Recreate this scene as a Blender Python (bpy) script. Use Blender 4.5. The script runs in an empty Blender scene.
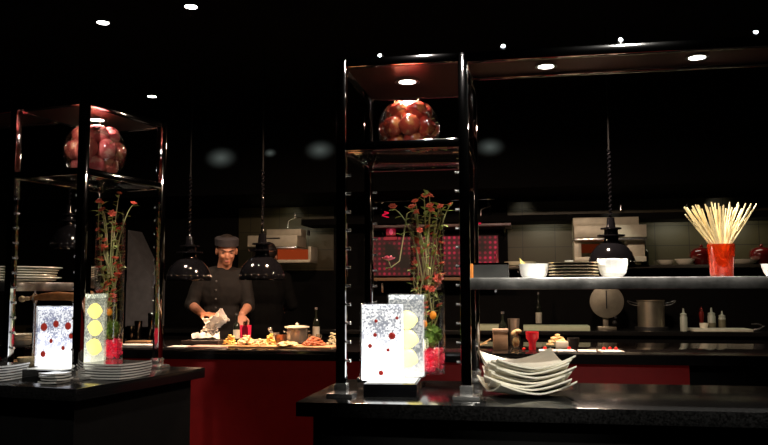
import bpy, bmesh, math, random
from mathutils import Vector, Matrix, noise
random.seed(7)
C = bpy.context.scene.collection
PI = math.pi
# ---------------------------------------------------------------- camera
F, PIT, ROLL, H = 793.98, .0847, -.0032, 1.2866
CX, CY, CR = -.177, 2.913, .176
EX = Vector((math.cos(CR), -math.sin(CR), 0)); EY = Vector((math.sin(CR), math.cos(CR), 0))
cam = bpy.data.cameras.new('camera'); cam.sensor_width = 36; cam.lens = F / 768 * 36; cam.clip_start = .02
co = bpy.data.objects.new('camera', cam); C.objects.link(co)
co.matrix_world = Matrix.Translation((0, 0, H)) @ Matrix.Rotation(PI/2 + PIT, 4, 'X') @ Matrix.Rotation(ROLL, 4, 'Z')
bpy.context.scene.camera = co
RZ = -CR
def R(a, b, z=0):                       # room frame (along the gantry, away from it) -> world
    v = Vector((CX, CY, 0)) + EX*a + EY*b; v.z = z; return v
_c, _s = math.cos(PIT), math.sin(PIT)
def _uv(px, py):
    u, v = px-384, py-222.5; c, s = math.cos(ROLL), math.sin(ROLL)
    return u*c+v*s, -u*s+v*c
def _dir(px, py):
    u, v = _uv(px, py); return Vector((u, F*_c+v*_s, F*_s-v*_c))
def G(px, py, z):                       # where a measured photo point lies on the plane of height z
    d = _dir(px, py); t = (z-H)/d.z; return Vector((0, 0, H)) + d*t
def D(px, py, b):                       # ... on the room plane at distance b
    d = _dir(px, py); o = Vector((0, 0, H)); n = EY
    t = (b - (o-Vector((CX, CY, 0))).dot(n)) / d.dot(n); return o + d*t
def mpp(P): return (P.y*_c + (P.z-H)*_s) / F
def P_(px, b, z):                       # column px, room distance b, height z
    py = 290 - (z-H)*100
    for _ in range(12):
        q = D(px, py, b); py -= (z-q.z)/mpp(q)
    return D(px, py, b)
# ---------------------------------------------------------------- materials
def mat(name, col, rough=.5, metal=0., emit=None, es=0., var=.12, scale=14., bump=0., spec=.5, sss=0., col2=None, coat=0.):
    m = bpy.data.materials.new(name); m.use_nodes = True
    N, L = m.node_tree.nodes, m.node_tree.links; b = N['Principled BSDF']
    tc = N.new('ShaderNodeTexCoord'); nz = N.new('ShaderNodeTexNoise'); nz.inputs['Scale'].default_value = scale
    nz.inputs['Detail'].default_value = 4
    L.new(tc.outputs['Object'], nz.inputs['Vector'])
    cr = N.new('ShaderNodeValToRGB')
    lo = tuple(max(0, c*(1-var)) for c in col) if col2 is None else col
    hi = tuple(min(1, c*(1+var)) for c in col) if col2 is None else col2
    cr.color_ramp.elements[0].color = (*lo, 1); cr.color_ramp.elements[1].color = (*hi, 1)
    cr.color_ramp.elements[0].position = .35; cr.color_ramp.elements[1].position = .65
    L.new(nz.outputs['Fac'], cr.inputs['Fac']); L.new(cr.outputs['Color'], b.inputs['Base Color'])
    b.inputs['Roughness'].default_value = rough; b.inputs['Metallic'].default_value = metal
    b.inputs['Specular IOR Level'].default_value = spec
    b.inputs['Coat Weight'].default_value = coat; b.inputs['Coat Roughness'].default_value = .05
    if emit: b.inputs['Emission Color'].default_value = (*emit, 1); b.inputs['Emission Strength'].default_value = es
    if bump:
        bn = N.new('ShaderNodeBump'); bn.inputs['Strength'].default_value = bump; bn.inputs['Distance'].default_value = .01
        L.new(nz.outputs['Fac'], bn.inputs['Height']); L.new(bn.outputs['Normal'], b.inputs['Normal'])
    return m
def glass(name, tint=(1, 1, 1), gloss=.04, rough=.02, facing=.35):
    m = bpy.data.materials.new(name); m.use_nodes = True
    N, L = m.node_tree.nodes, m.node_tree.links; N.remove(N['Principled BSDF'])
    t = N.new('ShaderNodeBsdfTransparent'); t.inputs['Color'].default_value = (*tint, 1)
    g = N.new('ShaderNodeBsdfGlossy'); g.inputs['Roughness'].default_value = rough
    lw = N.new('ShaderNodeLayerWeight'); lw.inputs['Blend'].default_value = facing
    ml = N.new('ShaderNodeMath'); ml.operation = 'MULTIPLY_ADD'; ml.inputs[1].default_value = .55; ml.inputs[2].default_value = gloss
    mx = N.new('ShaderNodeMixShader')
    L.new(lw.outputs['Fresnel'], ml.inputs[0]); L.new(ml.outputs[0], mx.inputs['Fac'])
    L.new(t.outputs[0], mx.inputs[1]); L.new(g.outputs[0], mx.inputs[2])
    L.new(mx.outputs[0], N['Material Output'].inputs['Surface'])
    return m
def emission(name, col, s):
    m = bpy.data.materials.new(name); m.use_nodes = True
    N, L = m.node_tree.nodes, m.node_tree.links; N.remove(N['Principled BSDF'])
    e = N.new('ShaderNodeEmission'); e.inputs['Color'].default_value = (*col, 1); e.inputs['Strength'].default_value = s
    L.new(e.outputs[0], N['Material Output'].inputs['Surface']); return m
def water_mat(name, hgt, lo, hi, tint, s_top, s_bot, dark):    # bubbling water, light from below painted as emission; bubbles thickest near the top
    m = bpy.data.materials.new(name); m.use_nodes = True
    N, L = m.node_tree.nodes, m.node_tree.links; b = N['Principled BSDF']
    tc = N.new('ShaderNodeTexCoord'); sp = N.new('ShaderNodeSeparateXYZ'); L.new(tc.outputs['Object'], sp.inputs[0])
    v = N.new('ShaderNodeTexNoise'); v.inputs['Scale'].default_value = 130; v.inputs['Detail'].default_value = 2
    L.new(tc.outputs['Object'], v.inputs['Vector'])
    n2 = N.new('ShaderNodeTexNoise'); n2.inputs['Scale'].default_value = 14; L.new(tc.outputs['Object'], n2.inputs['Vector'])
    mr = N.new('ShaderNodeMapRange'); mr.inputs['From Min'].default_value = 0; mr.inputs['From Max'].default_value = hgt
    L.new(sp.outputs['Z'], mr.inputs['Value'])
    add = N.new('ShaderNodeMath'); add.operation = 'MULTIPLY_ADD'; add.inputs[1].default_value = .8
    L.new(n2.outputs['Fac'], add.inputs[0]); L.new(v.outputs['Fac'], add.inputs[2])       # bubbles
    cr = N.new('ShaderNodeValToRGB'); cr.color_ramp.elements[0].position = .80; cr.color_ramp.elements[1].position = 1.0
    cr.color_ramp.elements[0].color = (*dark, 1); cr.color_ramp.elements[1].color = (*tint, 1)
    L.new(add.outputs[0], cr.inputs['Fac'])
    rp = N.new('ShaderNodeValToRGB'); e = rp.color_ramp                                    # height -> strength
    e.elements[0].position = 0; e.elements[0].color = (s_bot,)*3+(1,)
    e.elements[1].position = 1; e.elements[1].color = (1.6,)*3+(1,)
    for p, s in ((lo, s_bot*.8), (hi, s_top), (.93, s_top), (.95, 1.6)):
        q = e.elements.new(p); q.color = (s, s, s, 1)
    L.new(mr.outputs[0], rp.inputs['Fac'])
    mx = N.new('ShaderNodeMix'); mx.data_type = 'RGBA'
    f2 = N.new('ShaderNodeValToRGB'); f2.color_ramp.elements[0].position = 0; f2.color_ramp.elements[0].color = (.8,)*3+(1,)
    f2.color_ramp.elements[1].position = hi*.85; f2.color_ramp.elements[1].color = (0, 0, 0, 1); L.new(mr.outputs[0], f2.inputs['Fac'])
    L.new(f2.outputs['Color'], mx.inputs['Factor']); L.new(cr.outputs['Color'], mx.inputs['A']); mx.inputs['B'].default_value = (*tint, 1)
    L.new(mx.outputs['Result'], b.inputs['Emission Color']); L.new(rp.outputs['Color'], b.inputs['Emission Strength'])
    b.inputs['Base Color'].default_value = (.12, .12, .13, 1); b.inputs['Roughness'].default_value = .1
    return m
def perf_mat():                          # dark sheet with a grid of round red-lit holes
    m = bpy.data.materials.new('perforated_red'); m.use_nodes = True
    N, L = m.node_tree.nodes, m.node_tree.links; b = N['Principled BSDF']
    tc = N.new('ShaderNodeTexCoord'); mp = N.new('ShaderNodeMapping'); mp.inputs['Scale'].default_value = (1/.052,)*3
    L.new(tc.outputs['Object'], mp.inputs['Vector'])
    fr = N.new('ShaderNodeVectorMath'); fr.operation = 'FRACTION'; L.new(mp.outputs[0], fr.inputs[0])
    sb = N.new('ShaderNodeVectorMath'); sb.operation = 'SUBTRACT'; sb.inputs[1].default_value = (.5, .5, .5); L.new(fr.outputs[0], sb.inputs[0])
    mu = N.new('ShaderNodeVectorMath'); mu.operation = 'MULTIPLY'; mu.inputs[1].default_value = (1, 0, 1); L.new(sb.outputs[0], mu.inputs[0])
    ln = N.new('ShaderNodeVectorMath'); ln.operation = 'LENGTH'; L.new(mu.outputs[0], ln.inputs[0])
    lt = N.new('ShaderNodeMapRange'); lt.inputs['From Min'].default_value = .16; lt.inputs['From Max'].default_value = .34
    lt.inputs['To Min'].default_value = 1; lt.inputs['To Max'].default_value = .12; L.new(ln.outputs['Value'], lt.inputs['Value'])
    nz = N.new('ShaderNodeTexNoise'); nz.inputs['Scale'].default_value = 2.5; L.new(tc.outputs['Object'], nz.inputs['Vector'])
    r = N.new('ShaderNodeMapRange'); r.inputs['From Min'].default_value = .38; r.inputs['From Max'].default_value = .66; r.inputs['To Max'].default_value = .75
    L.new(nz.outputs['Fac'], r.inputs['Value'])
    ml = N.new('ShaderNodeMath'); ml.operation = 'MULTIPLY'; L.new(lt.outputs[0], ml.inputs[0]); L.new(r.outputs[0], ml.inputs[1])
    b.inputs['Base Color'].default_value = (.004, .001, .002, 1); b.inputs['Emission Color'].default_value = (.9, .012, .09, 1)
    L.new(ml.outputs[0], b.inputs['Emission Strength']); return m
def tile_mat():
    m = bpy.data.materials.new('olive_tiles'); m.use_nodes = True
    N, L = m.node_tree.nodes, m.node_tree.links; b = N['Principled BSDF']
    tc = N.new('ShaderNodeTexCoord'); mp = N.new('ShaderNodeMapping'); mp.inputs['Rotation'].default_value = (PI/2, 0, 0)
    L.new(tc.outputs['Object'], mp.inputs['Vector'])
    br = N.new('ShaderNodeTexBrick'); br.offset = 0; br.inputs['Scale'].default_value = 1
    br.inputs['Brick Width'].default_value = .33; br.inputs['Row Height'].default_value = .2; br.inputs['Mortar Size'].default_value = .004
    br.inputs['Color1'].default_value = (.055, .047, .02, 1); br.inputs['Color2'].default_value = (.047, .04, .017, 1); br.inputs['Mortar'].default_value = (.015, .012, .006, 1)
    L.new(mp.outputs[0], br.inputs['Vector']); L.new(br.outputs['Color'], b.inputs['Base Color']); b.inputs['Roughness'].default_value = .45
    return m
def speckle_mat(name):
    m = mat(name, (.002, .002, .002), rough=.16, col2=(.012, .012, .012), scale=160, var=0)
    return m
def apple_mat(name, skin, blush, patch):
    m = bpy.data.materials.new(name); m.use_nodes = True
    N, L = m.node_tree.nodes, m.node_tree.links; b = N['Principled BSDF']
    tc = N.new('ShaderNodeTexCoord'); nz = N.new('ShaderNodeTexNoise'); nz.inputs['Scale'].default_value = 16; nz.inputs['Detail'].default_value = 3
    L.new(tc.outputs['Object'], nz.inputs['Vector'])
    cr = N.new('ShaderNodeValToRGB'); e = cr.color_ramp
    e.elements[0].position = .3; e.elements[0].color = (*skin, 1); e.elements[1].position = .74; e.elements[1].color = (*patch, 1)
    q = e.elements.new(.57); q.color = (*blush, 1)
    L.new(nz.outputs['Fac'], cr.inputs['Fac']); L.new(cr.outputs['Color'], b.inputs['Base Color'])
    b.inputs['Roughness'].default_value = .22; b.inputs['Coat Weight'].default_value = .5
    return m
def tinted(name, col, tint, fac):
    m = glass(name, tint, .12); N, L = m.node_tree.nodes, m.node_tree.links
    d = N.new('ShaderNodeBsdfPrincipled'); d.inputs['Base Color'].default_value = (*col, 1); d.inputs['Roughness'].default_value = .15
    mx = N.new('ShaderNodeMixShader'); mx.inputs['Fac'].default_value = fac; out = N['Material Output']; src = out.inputs['Surface'].links[0].from_socket
    L.new(src, mx.inputs[1]); L.new(d.outputs[0], mx.inputs[2]); L.new(mx.outputs[0], out.inputs['Surface']); return m
M = dict(
 black=mat('matt_black', (.004, .004, .004), .8, spec=.1), blackgloss=mat('gloss_black', (.004, .004, .005), .08),
 ceil=mat('black_ceiling', (.003, .003, .003), .9, spec=.05), stone=speckle_mat('black_speckled_stone'),
 chrome=mat('black_chrome', (.6, .6, .6), .055, 1., var=.05), bright=mat('bright_chrome', (.75, .74, .72), .22, .92, var=.04),
 steel=mat('brushed_steel', (.5, .49, .46), .3, 1., var=.08, scale=30), dullsteel=mat('dull_steel', (.62, .58, .45), .42, .2, var=.08),
 ceilpanel=mat('bronze_panel', (.06, .024, .018), .3, .85, var=.06), shelfsteel=mat('polished_shelf_steel', (.62, .6, .57), .3, 1., var=.5, scale=9, bump=.35),  # shelf steel has patchy reflections painted into its base colour
 red=mat('red_panel', (.13, .003, .003), .4, emit=(.5, .004, .004), es=.03, var=.1), white=mat('white_porcelain', (.86, .82, .68), .22, var=.03),  # red panel emission stands in for light on the counter front
 whiteb=mat('bright_white_porcelain', (.9, .9, .86), .3, var=.03, emit=(1, 1, .95), es=.0), darkreflect=mat('plate_top_reflection', (.05, .05, .048), .12),  # plate tops darkened to imitate a grazing reflection of the dark room
 plateedge=mat('pale_plate_edge', (.62, .62, .58), .25), glass=glass('clear_glass'), glassedge=glass('edge_glass', (.85, .9, .88), .12),
 redglass=tinted('red_orange_glass', (.62, .05, .008), (1, .30, .05), .28), smoke=glass('smoked_glass', (.35, .33, .28), .08), amber=mat('amber_glass', (.7, .25, .06), .2, emit=(1, .3, .05), es=.35),
 stem=mat('green_stem', (.26, .30, .10), .6, col2=(.36, .28, .13)), leaf=mat('leaf', (.30, .42, .08), .5, col2=(.50, .58, .18)),
 flower=mat('red_orange_petals', (.62, .05, .03), .5, col2=(.85, .17, .09), scale=60), pink=mat('pink_petals', (.85, .06, .12), .5, col2=(.9, .2, .25), scale=50),
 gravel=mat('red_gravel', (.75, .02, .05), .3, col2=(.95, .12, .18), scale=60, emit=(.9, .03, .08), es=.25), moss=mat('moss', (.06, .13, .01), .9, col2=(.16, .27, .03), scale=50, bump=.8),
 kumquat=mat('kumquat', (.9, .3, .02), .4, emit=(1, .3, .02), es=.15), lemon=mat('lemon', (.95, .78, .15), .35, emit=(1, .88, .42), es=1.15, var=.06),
 lemon2=mat('lemon_deep', (.95, .75, .12), .35, emit=(1, .82, .24), es=1.1, var=.06),  # lemons in the blocks glow by emission, a painted backlight
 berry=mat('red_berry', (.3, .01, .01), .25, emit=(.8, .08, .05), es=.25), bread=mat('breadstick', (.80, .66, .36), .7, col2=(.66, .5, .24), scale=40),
 jacket=mat('black_cotton', (.011, .010, .0095), .8, spec=.2), trousers=mat('dark_trousers', (.004, .004, .004), .85, spec=.1), skin=mat('skin', (.42, .19, .115), .5, var=.08),
 hair=mat('dark_hair', (.012, .008, .006), .6), eye=mat('eye', (.03, .02, .02), .2), lip=mat('lip', (.33, .09, .07), .5), btn=mat('button', (.08, .08, .08), .3),
 cloth=mat('white_cloth', (.8, .78, .74), .85, var=.05, bump=.3), copper=mat('copper_pan', (.55, .25, .14), .28, .9), potsteel=mat('warm_steel', (.55, .45, .36), .3, .8),
 board=mat('pale_board', (.72, .68, .48), .6, var=.05), potdull=mat('dim_pot_steel', (.42, .38, .29), .33, .85, var=.1),
 greenboard=mat('pale_green_board', (.55, .62, .42), .6, var=.05), carton=mat('carton', (.62, .40, .24), .7),
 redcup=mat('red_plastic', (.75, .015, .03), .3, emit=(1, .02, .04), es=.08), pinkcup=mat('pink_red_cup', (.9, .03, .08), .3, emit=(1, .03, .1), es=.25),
 meat=mat('meat', (.42, .10, .04), .45, col2=(.65, .24, .1), scale=60, bump=.5), veg=mat('pale_food', (.75, .48, .2), .5, col2=(.88, .70, .4), scale=40, bump=.6),
 yellow=mat('yellow_food', (.8, .45, .06), .5, col2=(.75, .6, .2), scale=40, bump=.6), cauli=mat('cauliflower', (.7, .62, .36), .8, col2=(.85, .8, .6), scale=60, bump=.8),
 tomato=mat('tomato', (.7, .02, .02), .25), ham=mat('cured_ham', (.38, .17, .06), .45, col2=(.55, .28, .12), scale=20, bump=.4), bone=mat('ham_bone', (.7, .6, .4), .5),
 bottle=mat('dark_bottle', (.01, .012, .008), .08), label=mat('bottle_label', (.5, .47, .38), .7), squeeze=mat('squeeze_plastic', (.42, .46, .38), .4, var=.05), sauce=mat('dark_sauce', (.16, .15, .09), .4),
 mill=mat('dark_red_wood', (.14, .012, .01), .25), wood=mat('brown_shelf_wood', (.30, .17, .08), .5), redlac=mat('red_lacquer', (.09, .005, .005), .12),
 glow=emission('heater_glow', (1, .13, .03), .20), glowdim=emission('dim_heater_glow', (1, .13, .03), .05), led=emission('lamp_glow', (1, .97, .92), 14), ledwarm=emission('warm_lamp_glow', (1, .9, .8), 12), glint=emission('rail_glint', (.85, .93, 1), 22),
 redled=emission('red_led', (1, .015, .07), .55), gold=mat('gold_rim', (.75, .6, .38), .25, .9), darkceramic=mat('dark_ceramic', (.03, .025, .02), .2), gasket=mat('black_rubber', (.01, .01, .01), .6),
 wicker=mat('pale_wicker', (.5, .42, .25), .6, var=.3, scale=60), perf=perf_mat(), tile=tile_mat(),
 apple=[apple_mat('apple_dark_red', (.17, .008, .008), (.25, .02, .012), (.5, .22, .06)), apple_mat('apple_red', (.24, .015, .012), (.32, .035, .02), (.55, .25, .07)), apple_mat('apple_blush', (.2, .015, .012), (.32, .05, .025), (.6, .32, .1))],
 apple2=[apple_mat('apple_rose', (.30, .02, .03), (.42, .07, .07), (.7, .45, .3)), apple_mat('apple_pink', (.38, .04, .05), (.55, .14, .12), (.72, .5, .35)), apple_mat('apple_gold', (.30, .03, .035), (.48, .12, .08), (.68, .42, .2))],
)
# ---------------------------------------------------------------- mesh helpers
def BM(): return bmesh.new()
def box(bm, c, s, rz=0, bev=0, rx=0, ry=0):
    t = bmesh.new(); bmesh.ops.create_cube(t, size=1)
    bmesh.ops.scale(t, vec=s, verts=t.verts)
    if bev: bmesh.ops.bevel(t, geom=t.edges[:], offset=bev, segments=2, affect='EDGES', profile=.6)
    mt = Matrix.Translation(c) @ Matrix.Rotation(rz, 4, 'Z') @ Matrix.Rotation(ry, 4, 'Y') @ Matrix.Rotation(rx, 4, 'X')
    bmesh.ops.transform(t, matrix=mt, verts=t.verts); _merge(bm, t); return bm
def _merge(bm, t):
    me = bpy.data.meshes.new('t'); t.to_mesh(me); t.free(); bm.from_mesh(me); bpy.data.meshes.remove(me)
def lathe(bm, prof, c=(0, 0, 0), n=28, mtx=None, cap=True):
    t = bmesh.new(); rings = []
    for r, z in prof:
        if r < 1e-6: rings.append([t.verts.new((0, 0, z))])
        else: rings.append([t.verts.new((r*math.cos(2*PI*i/n), r*math.sin(2*PI*i/n), z)) for i in range(n)])
    for A, B in zip(rings, rings[1:]):
        for i in range(n):
            j = (i+1) % n
            if len(A) == 1 and len(B) == 1: continue
            if len(A) == 1: t.faces.new((A[0], B[j], B[i]))
            elif len(B) == 1: t.faces.new((A[i], A[j], B[0]))
            else: t.faces.new((A[i], A[j], B[j], B[i]))
    if cap:
        if len(rings[0]) > 1: t.faces.new(rings[0][::-1])
        if len(rings[-1]) > 1: t.faces.new(rings[-1])
    bmesh.ops.recalc_face_normals(t, faces=t.faces)
    bmesh.ops.transform(t, matrix=Matrix.Translation(c) @ (mtx or Matrix()), verts=t.verts); _merge(bm, t); return bm
def tube(bm, pts, rad, n=8, flat=1.0):
    pts = [Vector(p) for p in pts]
    if not hasattr(rad, '__len__'): rad = [rad]*len(pts)
    t = bmesh.new(); rings = []; up = None
    for i, p in enumerate(pts):
        d = (pts[min(i+1, len(pts)-1)] - pts[max(i-1, 0)]).normalized()
        if up is None:
            up = d.orthogonal().normalized() if flat == 1 else (Vector((0, -1, 0)) - d*d.dot(Vector((0, -1, 0)))).normalized()
        else: up = (up - d*up.dot(d)).normalized()
        sd = d.cross(up); r = rad[i]
        rings.append([t.verts.new(p + sd*math.cos(2*PI*k/n)*r + up*math.sin(2*PI*k/n)*r*flat) for k in range(n)])
    for A, B in zip(rings, rings[1:]):
        for k in range(n): t.faces.new((A[k], A[(k+1) % n], B[(k+1) % n], B[k]))
    t.faces.new(rings[0][::-1]); t.faces.new(rings[-1]); bmesh.ops.recalc_face_normals(t, faces=t.faces)
    _merge(bm, t); return bm
def ball(bm, c, r, seg=14, rot=None):
    t = bmesh.new(); bmesh.ops.create_uvsphere(t, u_segments=seg, v_segments=max(6, seg*2//3), radius=1)
    r = (r, r, r) if not hasattr(r, '__len__') else r
    mt = Matrix.Translation(c) @ (rot or Matrix()) @ Matrix.Diagonal((*r, 1))
    bmesh.ops.transform(t, matrix=mt, verts=t.verts); _merge(bm, t); return bm
def obj(name, bm, m, parent=None, loc=(0, 0, 0), rz=0, smooth=True, ang=40):
    me = bpy.data.meshes.new(name); bm.to_mesh(me); bm.free(); o = bpy.data.objects.new(name, me); C.objects.link(o)
    me.materials.append(M[m] if isinstance(m, str) else m)
    if smooth:
        me.polygons.foreach_set('use_smooth', [True]*len(me.polygons)); me.set_sharp_from_angle(angle=math.radians(ang))
    o.location = loc; o.rotation_euler = (0, 0, rz)
    if parent: o.parent = parent
    return o
def tag(o, label, cat, group=None):
    o['label'] = label; o['category'] = cat
    if group: o['group'] = group
    return o
def thing(name, label, cat, loc, rz=0, group=None):
    o = bpy.data.objects.new(name, None); C.objects.link(o); o.location = loc; o.rotation_euler = (0, 0, rz)
    o.empty_display_size = .05; return tag(o, label, cat, group)
def struct(name, bm, m, loc=(0, 0, 0), rz=0):
    o = obj(name, bm, m, None, loc, rz, smooth=False); o['kind'] = 'structure'; return o
def dup(o, parent=None):
    c = o.copy(); C.objects.link(c)
    if parent: c.parent = parent
    for ch in list(o.children): dup(ch, c)
    return c
def lamp(kind, name, loc, energy, col=(1, 1, 1), target=None, size=.05, cone=60, blend=.6, sy=None):
    l = bpy.data.lights.new(name, kind); l.energy = energy; l.color = col
    if kind == 'SPOT': l.spot_size = math.radians(cone); l.spot_blend = blend; l.shadow_soft_size = size
    elif kind == 'AREA':
        l.size = size
        if sy: l.shape = 'RECTANGLE'; l.size_y = sy
    else: l.shadow_soft_size = size
    o = bpy.data.objects.new(name, l); C.objects.link(o); o.location = loc
    d = (Vector(target) - Vector(loc)) if target is not None else Vector((0, 0, -1))
    o.rotation_euler = d.to_track_quat('-Z', 'Y').to_euler(); return o
# ---------------------------------------------------------------- setting
ZC = 3.05; A0, A1, B0, B1 = -5.2, 5.2, -4.2, 5.55
def slab(name, a0, a1, b0, b1, z0, z1, m):
    return struct(name, box(BM(), (0, 0, 0), (a1-a0, b1-b0, z1-z0)), m, R((a0+a1)/2, (b0+b1)/2, (z0+z1)/2), RZ)
slab('floor', A0, A1, B0, B1, -.1, 0, 'black'); slab('ceiling', A0, A1, B0, B1, ZC, ZC+.1, 'ceil')
slab('wall_back', A0, A1, B1, B1+.1, 0, ZC, 'tile'); slab('wall_front', A0, A1, B0-.1, B0, 0, ZC, 'black')
slab('wall_left', A0-.1, A0, B0, B1, 0, ZC, 'black'); slab('wall_right', A1, A1+.1, B0, B1, 0, ZC, 'black')
w = bpy.data.worlds.new('world'); bpy.context.scene.world = w; w.use_nodes = True
w.node_tree.nodes['Background'].inputs['Color'].default_value = (.02, .02, .025, 1); w.node_tree.nodes['Background'].inputs['Strength'].default_value = .02
vs = bpy.context.scene.view_settings; vs.view_transform = 'Standard'; vs.look = 'None'; vs.exposure = 0
# black soffit running above the kitchen aisle, its face carries painted lamp reflections
slab('trim_1', A0, A1, 4.35, B1, 2.20, ZC, 'ceil')
def acol(px, z=1.6): return rab(P_(px, 5.54, z))[0]
def rab(P):
    v = P - Vector((CX, CY, 0)); return v.dot(EX), v.dot(EY)
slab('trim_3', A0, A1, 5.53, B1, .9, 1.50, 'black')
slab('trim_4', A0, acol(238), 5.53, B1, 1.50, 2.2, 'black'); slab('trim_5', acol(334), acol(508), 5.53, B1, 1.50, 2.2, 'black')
# ---------------------------------------------------------------- counters
HB = .9
def island(name, label, loc, rz, x0, x1, y0, y1, th=.05, inset=.05, cat='counter'):
    t = thing(name, label, cat, loc, rz)
    obj('stone_top', box(BM(), ((x0+x1)/2, (y0+y1)/2, HB-th/2), (x1-x0, y1-y0, th), bev=.004), 'stone', t)
    obj('cabinet_base', box(BM(), ((x0+x1)/2, (y0+y1)/2, (HB-th)/2), (x1-x0-2*inset, y1-y0-2*inset, HB-th)), 'black', t)
    return t
island('serving_counter', 'black stone counter on the right carrying the tall chrome case and stacked white plates', R(0, 0, 0), RZ, -.11, 2.6, -.135, .585)
LX, LY, LR = -1.327, 3.477, 1.2151
LE1 = Vector((-math.sin(LR), math.cos(LR), 0)); LE2 = Vector((math.cos(LR), math.sin(LR), 0))
LRZ = LR - PI/2                           # local x = -LE1 (towards the right), local y = LE2 (away)
def Lp(l1, l2, z=HB): v = Vector((LX, LY, 0)) + LE1*l1 + LE2*l2; v.z = z; return v
island('serving_counter', 'black stone counter at far left under the second chrome case', Lp(0, 0, 0), LRZ, -2.3, .2, -.235, .68)
# chef's counter: glossy black top, red front
t = thing('kitchen_counter', 'long glossy black counter with red front where the chef works', 'counter', R(0, 2.09, 0), RZ)
aE = 1.62
obj('stone_top', box(BM(), ((-4.2+3.6)/2, .54, HB-.03), (7.8, 1.08, .06), bev=.004), mat('gloss_black_top', (.006, .006, .006), .09, col2=(.012, .01, .01), scale=90), t)
fp = obj('red_front_panel', box(BM(), ((-4.2+aE)/2, .05, (HB-.06)/2), (aE+4.2, .04, HB-.06)), 'red', t); fp['label'] = 'deep red front panel with painted glow'
obj('cabinet_base', box(BM(), (-.3, .56, (HB-.06)/2), (7.7, .96, HB-.06)), 'black', t)
# back worktop
t = thing('back_worktop', 'dark steel worktop along the rear wall behind the chef', 'worktop', R(0, 4.79, 0), RZ)
obj('worktop_slab', box(BM(), (0, .37, HB-.02), (9, .74, .04), bev=.003), mat('dark_worktop', (.025, .025, .024), .25, .6), t)
obj('cabinet_base', box(BM(), (0, .40, (HB-.04)/2), (9, .68, HB-.04)), 'black', t)
# ---------------------------------------------------------------- chrome cases and gantries
CW, CD, HT, HM = .49, .561, 2.150, 1.802
def case(label, loc, rz, mx, wd, dp, dlx, dly):
    """corner posts at (0..wd, 0..dp); mx: x sign of the frame"""
    t = thing('display_case', label, 'display case', loc, rz); p = .036
    X = lambda x: mx*x
    for x in (p/2, wd-p/2):
        for y in (p/2, dp-p/2):
            obj('corner_post', box(BM(), (X(x), y, (HB+.03+HT)/2), (p, p, HT-HB-.03), bev=.003), 'chrome', t, ang=20)
            f = obj('foot_plate', box(box(BM(), (X(x), y, HB+.008), (.095, .085, .016), bev=.004), (X(x), y, HB+.03), (.046, .046, .04), bev=.003), 'bright', t, ang=20)
    for z0, nm in ((HT-.016, 'top_rail'), (HM+.0155, 'middle_rail')):
        for y in (p/2, dp-p/2): obj(nm, box(BM(), (X(wd/2), y, z0), (wd-2*p, p*.9, .031), bev=.002), 'chrome', t, ang=20)
        for x in (p/2, wd-p/2): obj(nm, box(BM(), (X(x), dp/2, z0), (p*.9, dp-2*p, .031), bev=.002), 'chrome', t, ang=20)
    obj('ceiling_panel', box(BM(), (X(wd/2), dp/2, HT-.02), (wd-2*p+.004, dp-2*p+.004, .02)), 'ceilpanel', t)
    obj('glass_shelf', box(BM(), (X(wd/2), dp/2, HM+.007), (wd-2*p+.004, dp-2*p+.004, .012), bev=.001), 'glassedge', t)
    d = obj('downlight', lathe(BM(), [(.05, .0), (.05, -.012), (.034, -.012), (.034, 0)], (X(dlx), dly, HT-.029)), 'bright', t)
    obj('lamp_disc', lathe(BM(), [(.033, -.002), (.033, -.006)], (X(dlx), dly, HT-.029)), 'ledwarm', d)
    for x, s in ((p, 1), (wd-p, -1)):
        for y in (p/2, dp-p/2):
            for k in range(11):
                z = HB+.13+k*.068
                obj('shelf_pin', lathe(BM(), [(.005, 0), (.005, .012), (.0065, .012), (.0065, .016)], (X(x), y, z), 10, Matrix.Rotation(PI/2*s*mx, 4, 'Y')), 'bright', t)
    if mx > 0:
        s = obj('glint_mount', lathe(BM(), [(.013, 0), (.013, .008), (.010, .010)], (.165, p/2, HT)), 'bright', t); obj('glint_bead', ball(BM(), (.165, p/2-.010, HT+.006), .0065, 10), 'glint', s)  # same added glint on the case's top rail
    return t
case('tall chrome glass case on the right counter, holding apples, lit blocks and flowers', R(0, 0, 0), RZ, 1, CW, CD, .235, .23)
qd = G(97, 118, HT-.03)-Vector((LX, LY, 0)); case('tall chrome glass case at far left, seen corner on', Lp(0, 0, 0), LRZ, -1, .43, .602, qd.dot(LE1), qd.dot(LE2))
def gantry(label, loc, rz, mx, x0, x1, dp, glints, lights, sz):
    t = thing('serving_gantry', label, 'gantry', loc, rz); p = .036; X = lambda x: mx*x; xc, L = X((x0+x1)/2), x1-x0
    for y in (p/2, dp-p/2): obj('canopy_rail', box(BM(), (xc, y, HT-.018), (L, p, .036), bev=.004), 'chrome', t, ang=20)
    obj('canopy_panel', box(BM(), (xc, dp/2, HT-.016), (L, dp-2*p, .02)), 'ceilpanel', t)
    sh = obj('shelf_board', box(BM(), (xc, .225, sz-.018), (L, .44, .042), bev=.004), 'shelfsteel', t, ang=20)
    for y in (p/2, dp-p/2): obj('end_post', box(BM(), (X(x1+p/2), y, (HB+HT)/2), (p, p, HT-HB), bev=.003), 'chrome', t, ang=20)
    for sx in glints:
        s = obj('glint_mount', lathe(BM(), [(.013, 0), (.013, .012), (.010, .016)], (X(sx), p/2, HT)), 'bright', t)
        obj('glint_bead', ball(BM(), (X(sx), p/2-.008, HT+.014), .0075, 10), 'glint', s)  # glowing bead added to imitate a ceiling light reflected in the rail
    for lx, ly in lights:
        d = obj('downlight', lathe(BM(), [(.04, .004), (.04, -.01), (.029, -.01), (.029, .004)], (X(lx), ly, HT-.028)), 'bright', t)
        obj('lamp_disc', lathe(BM(), [(.028, -.004), (.028, -.008)], (X(lx), ly, HT-.028)), 'led', d)
    return t
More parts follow.
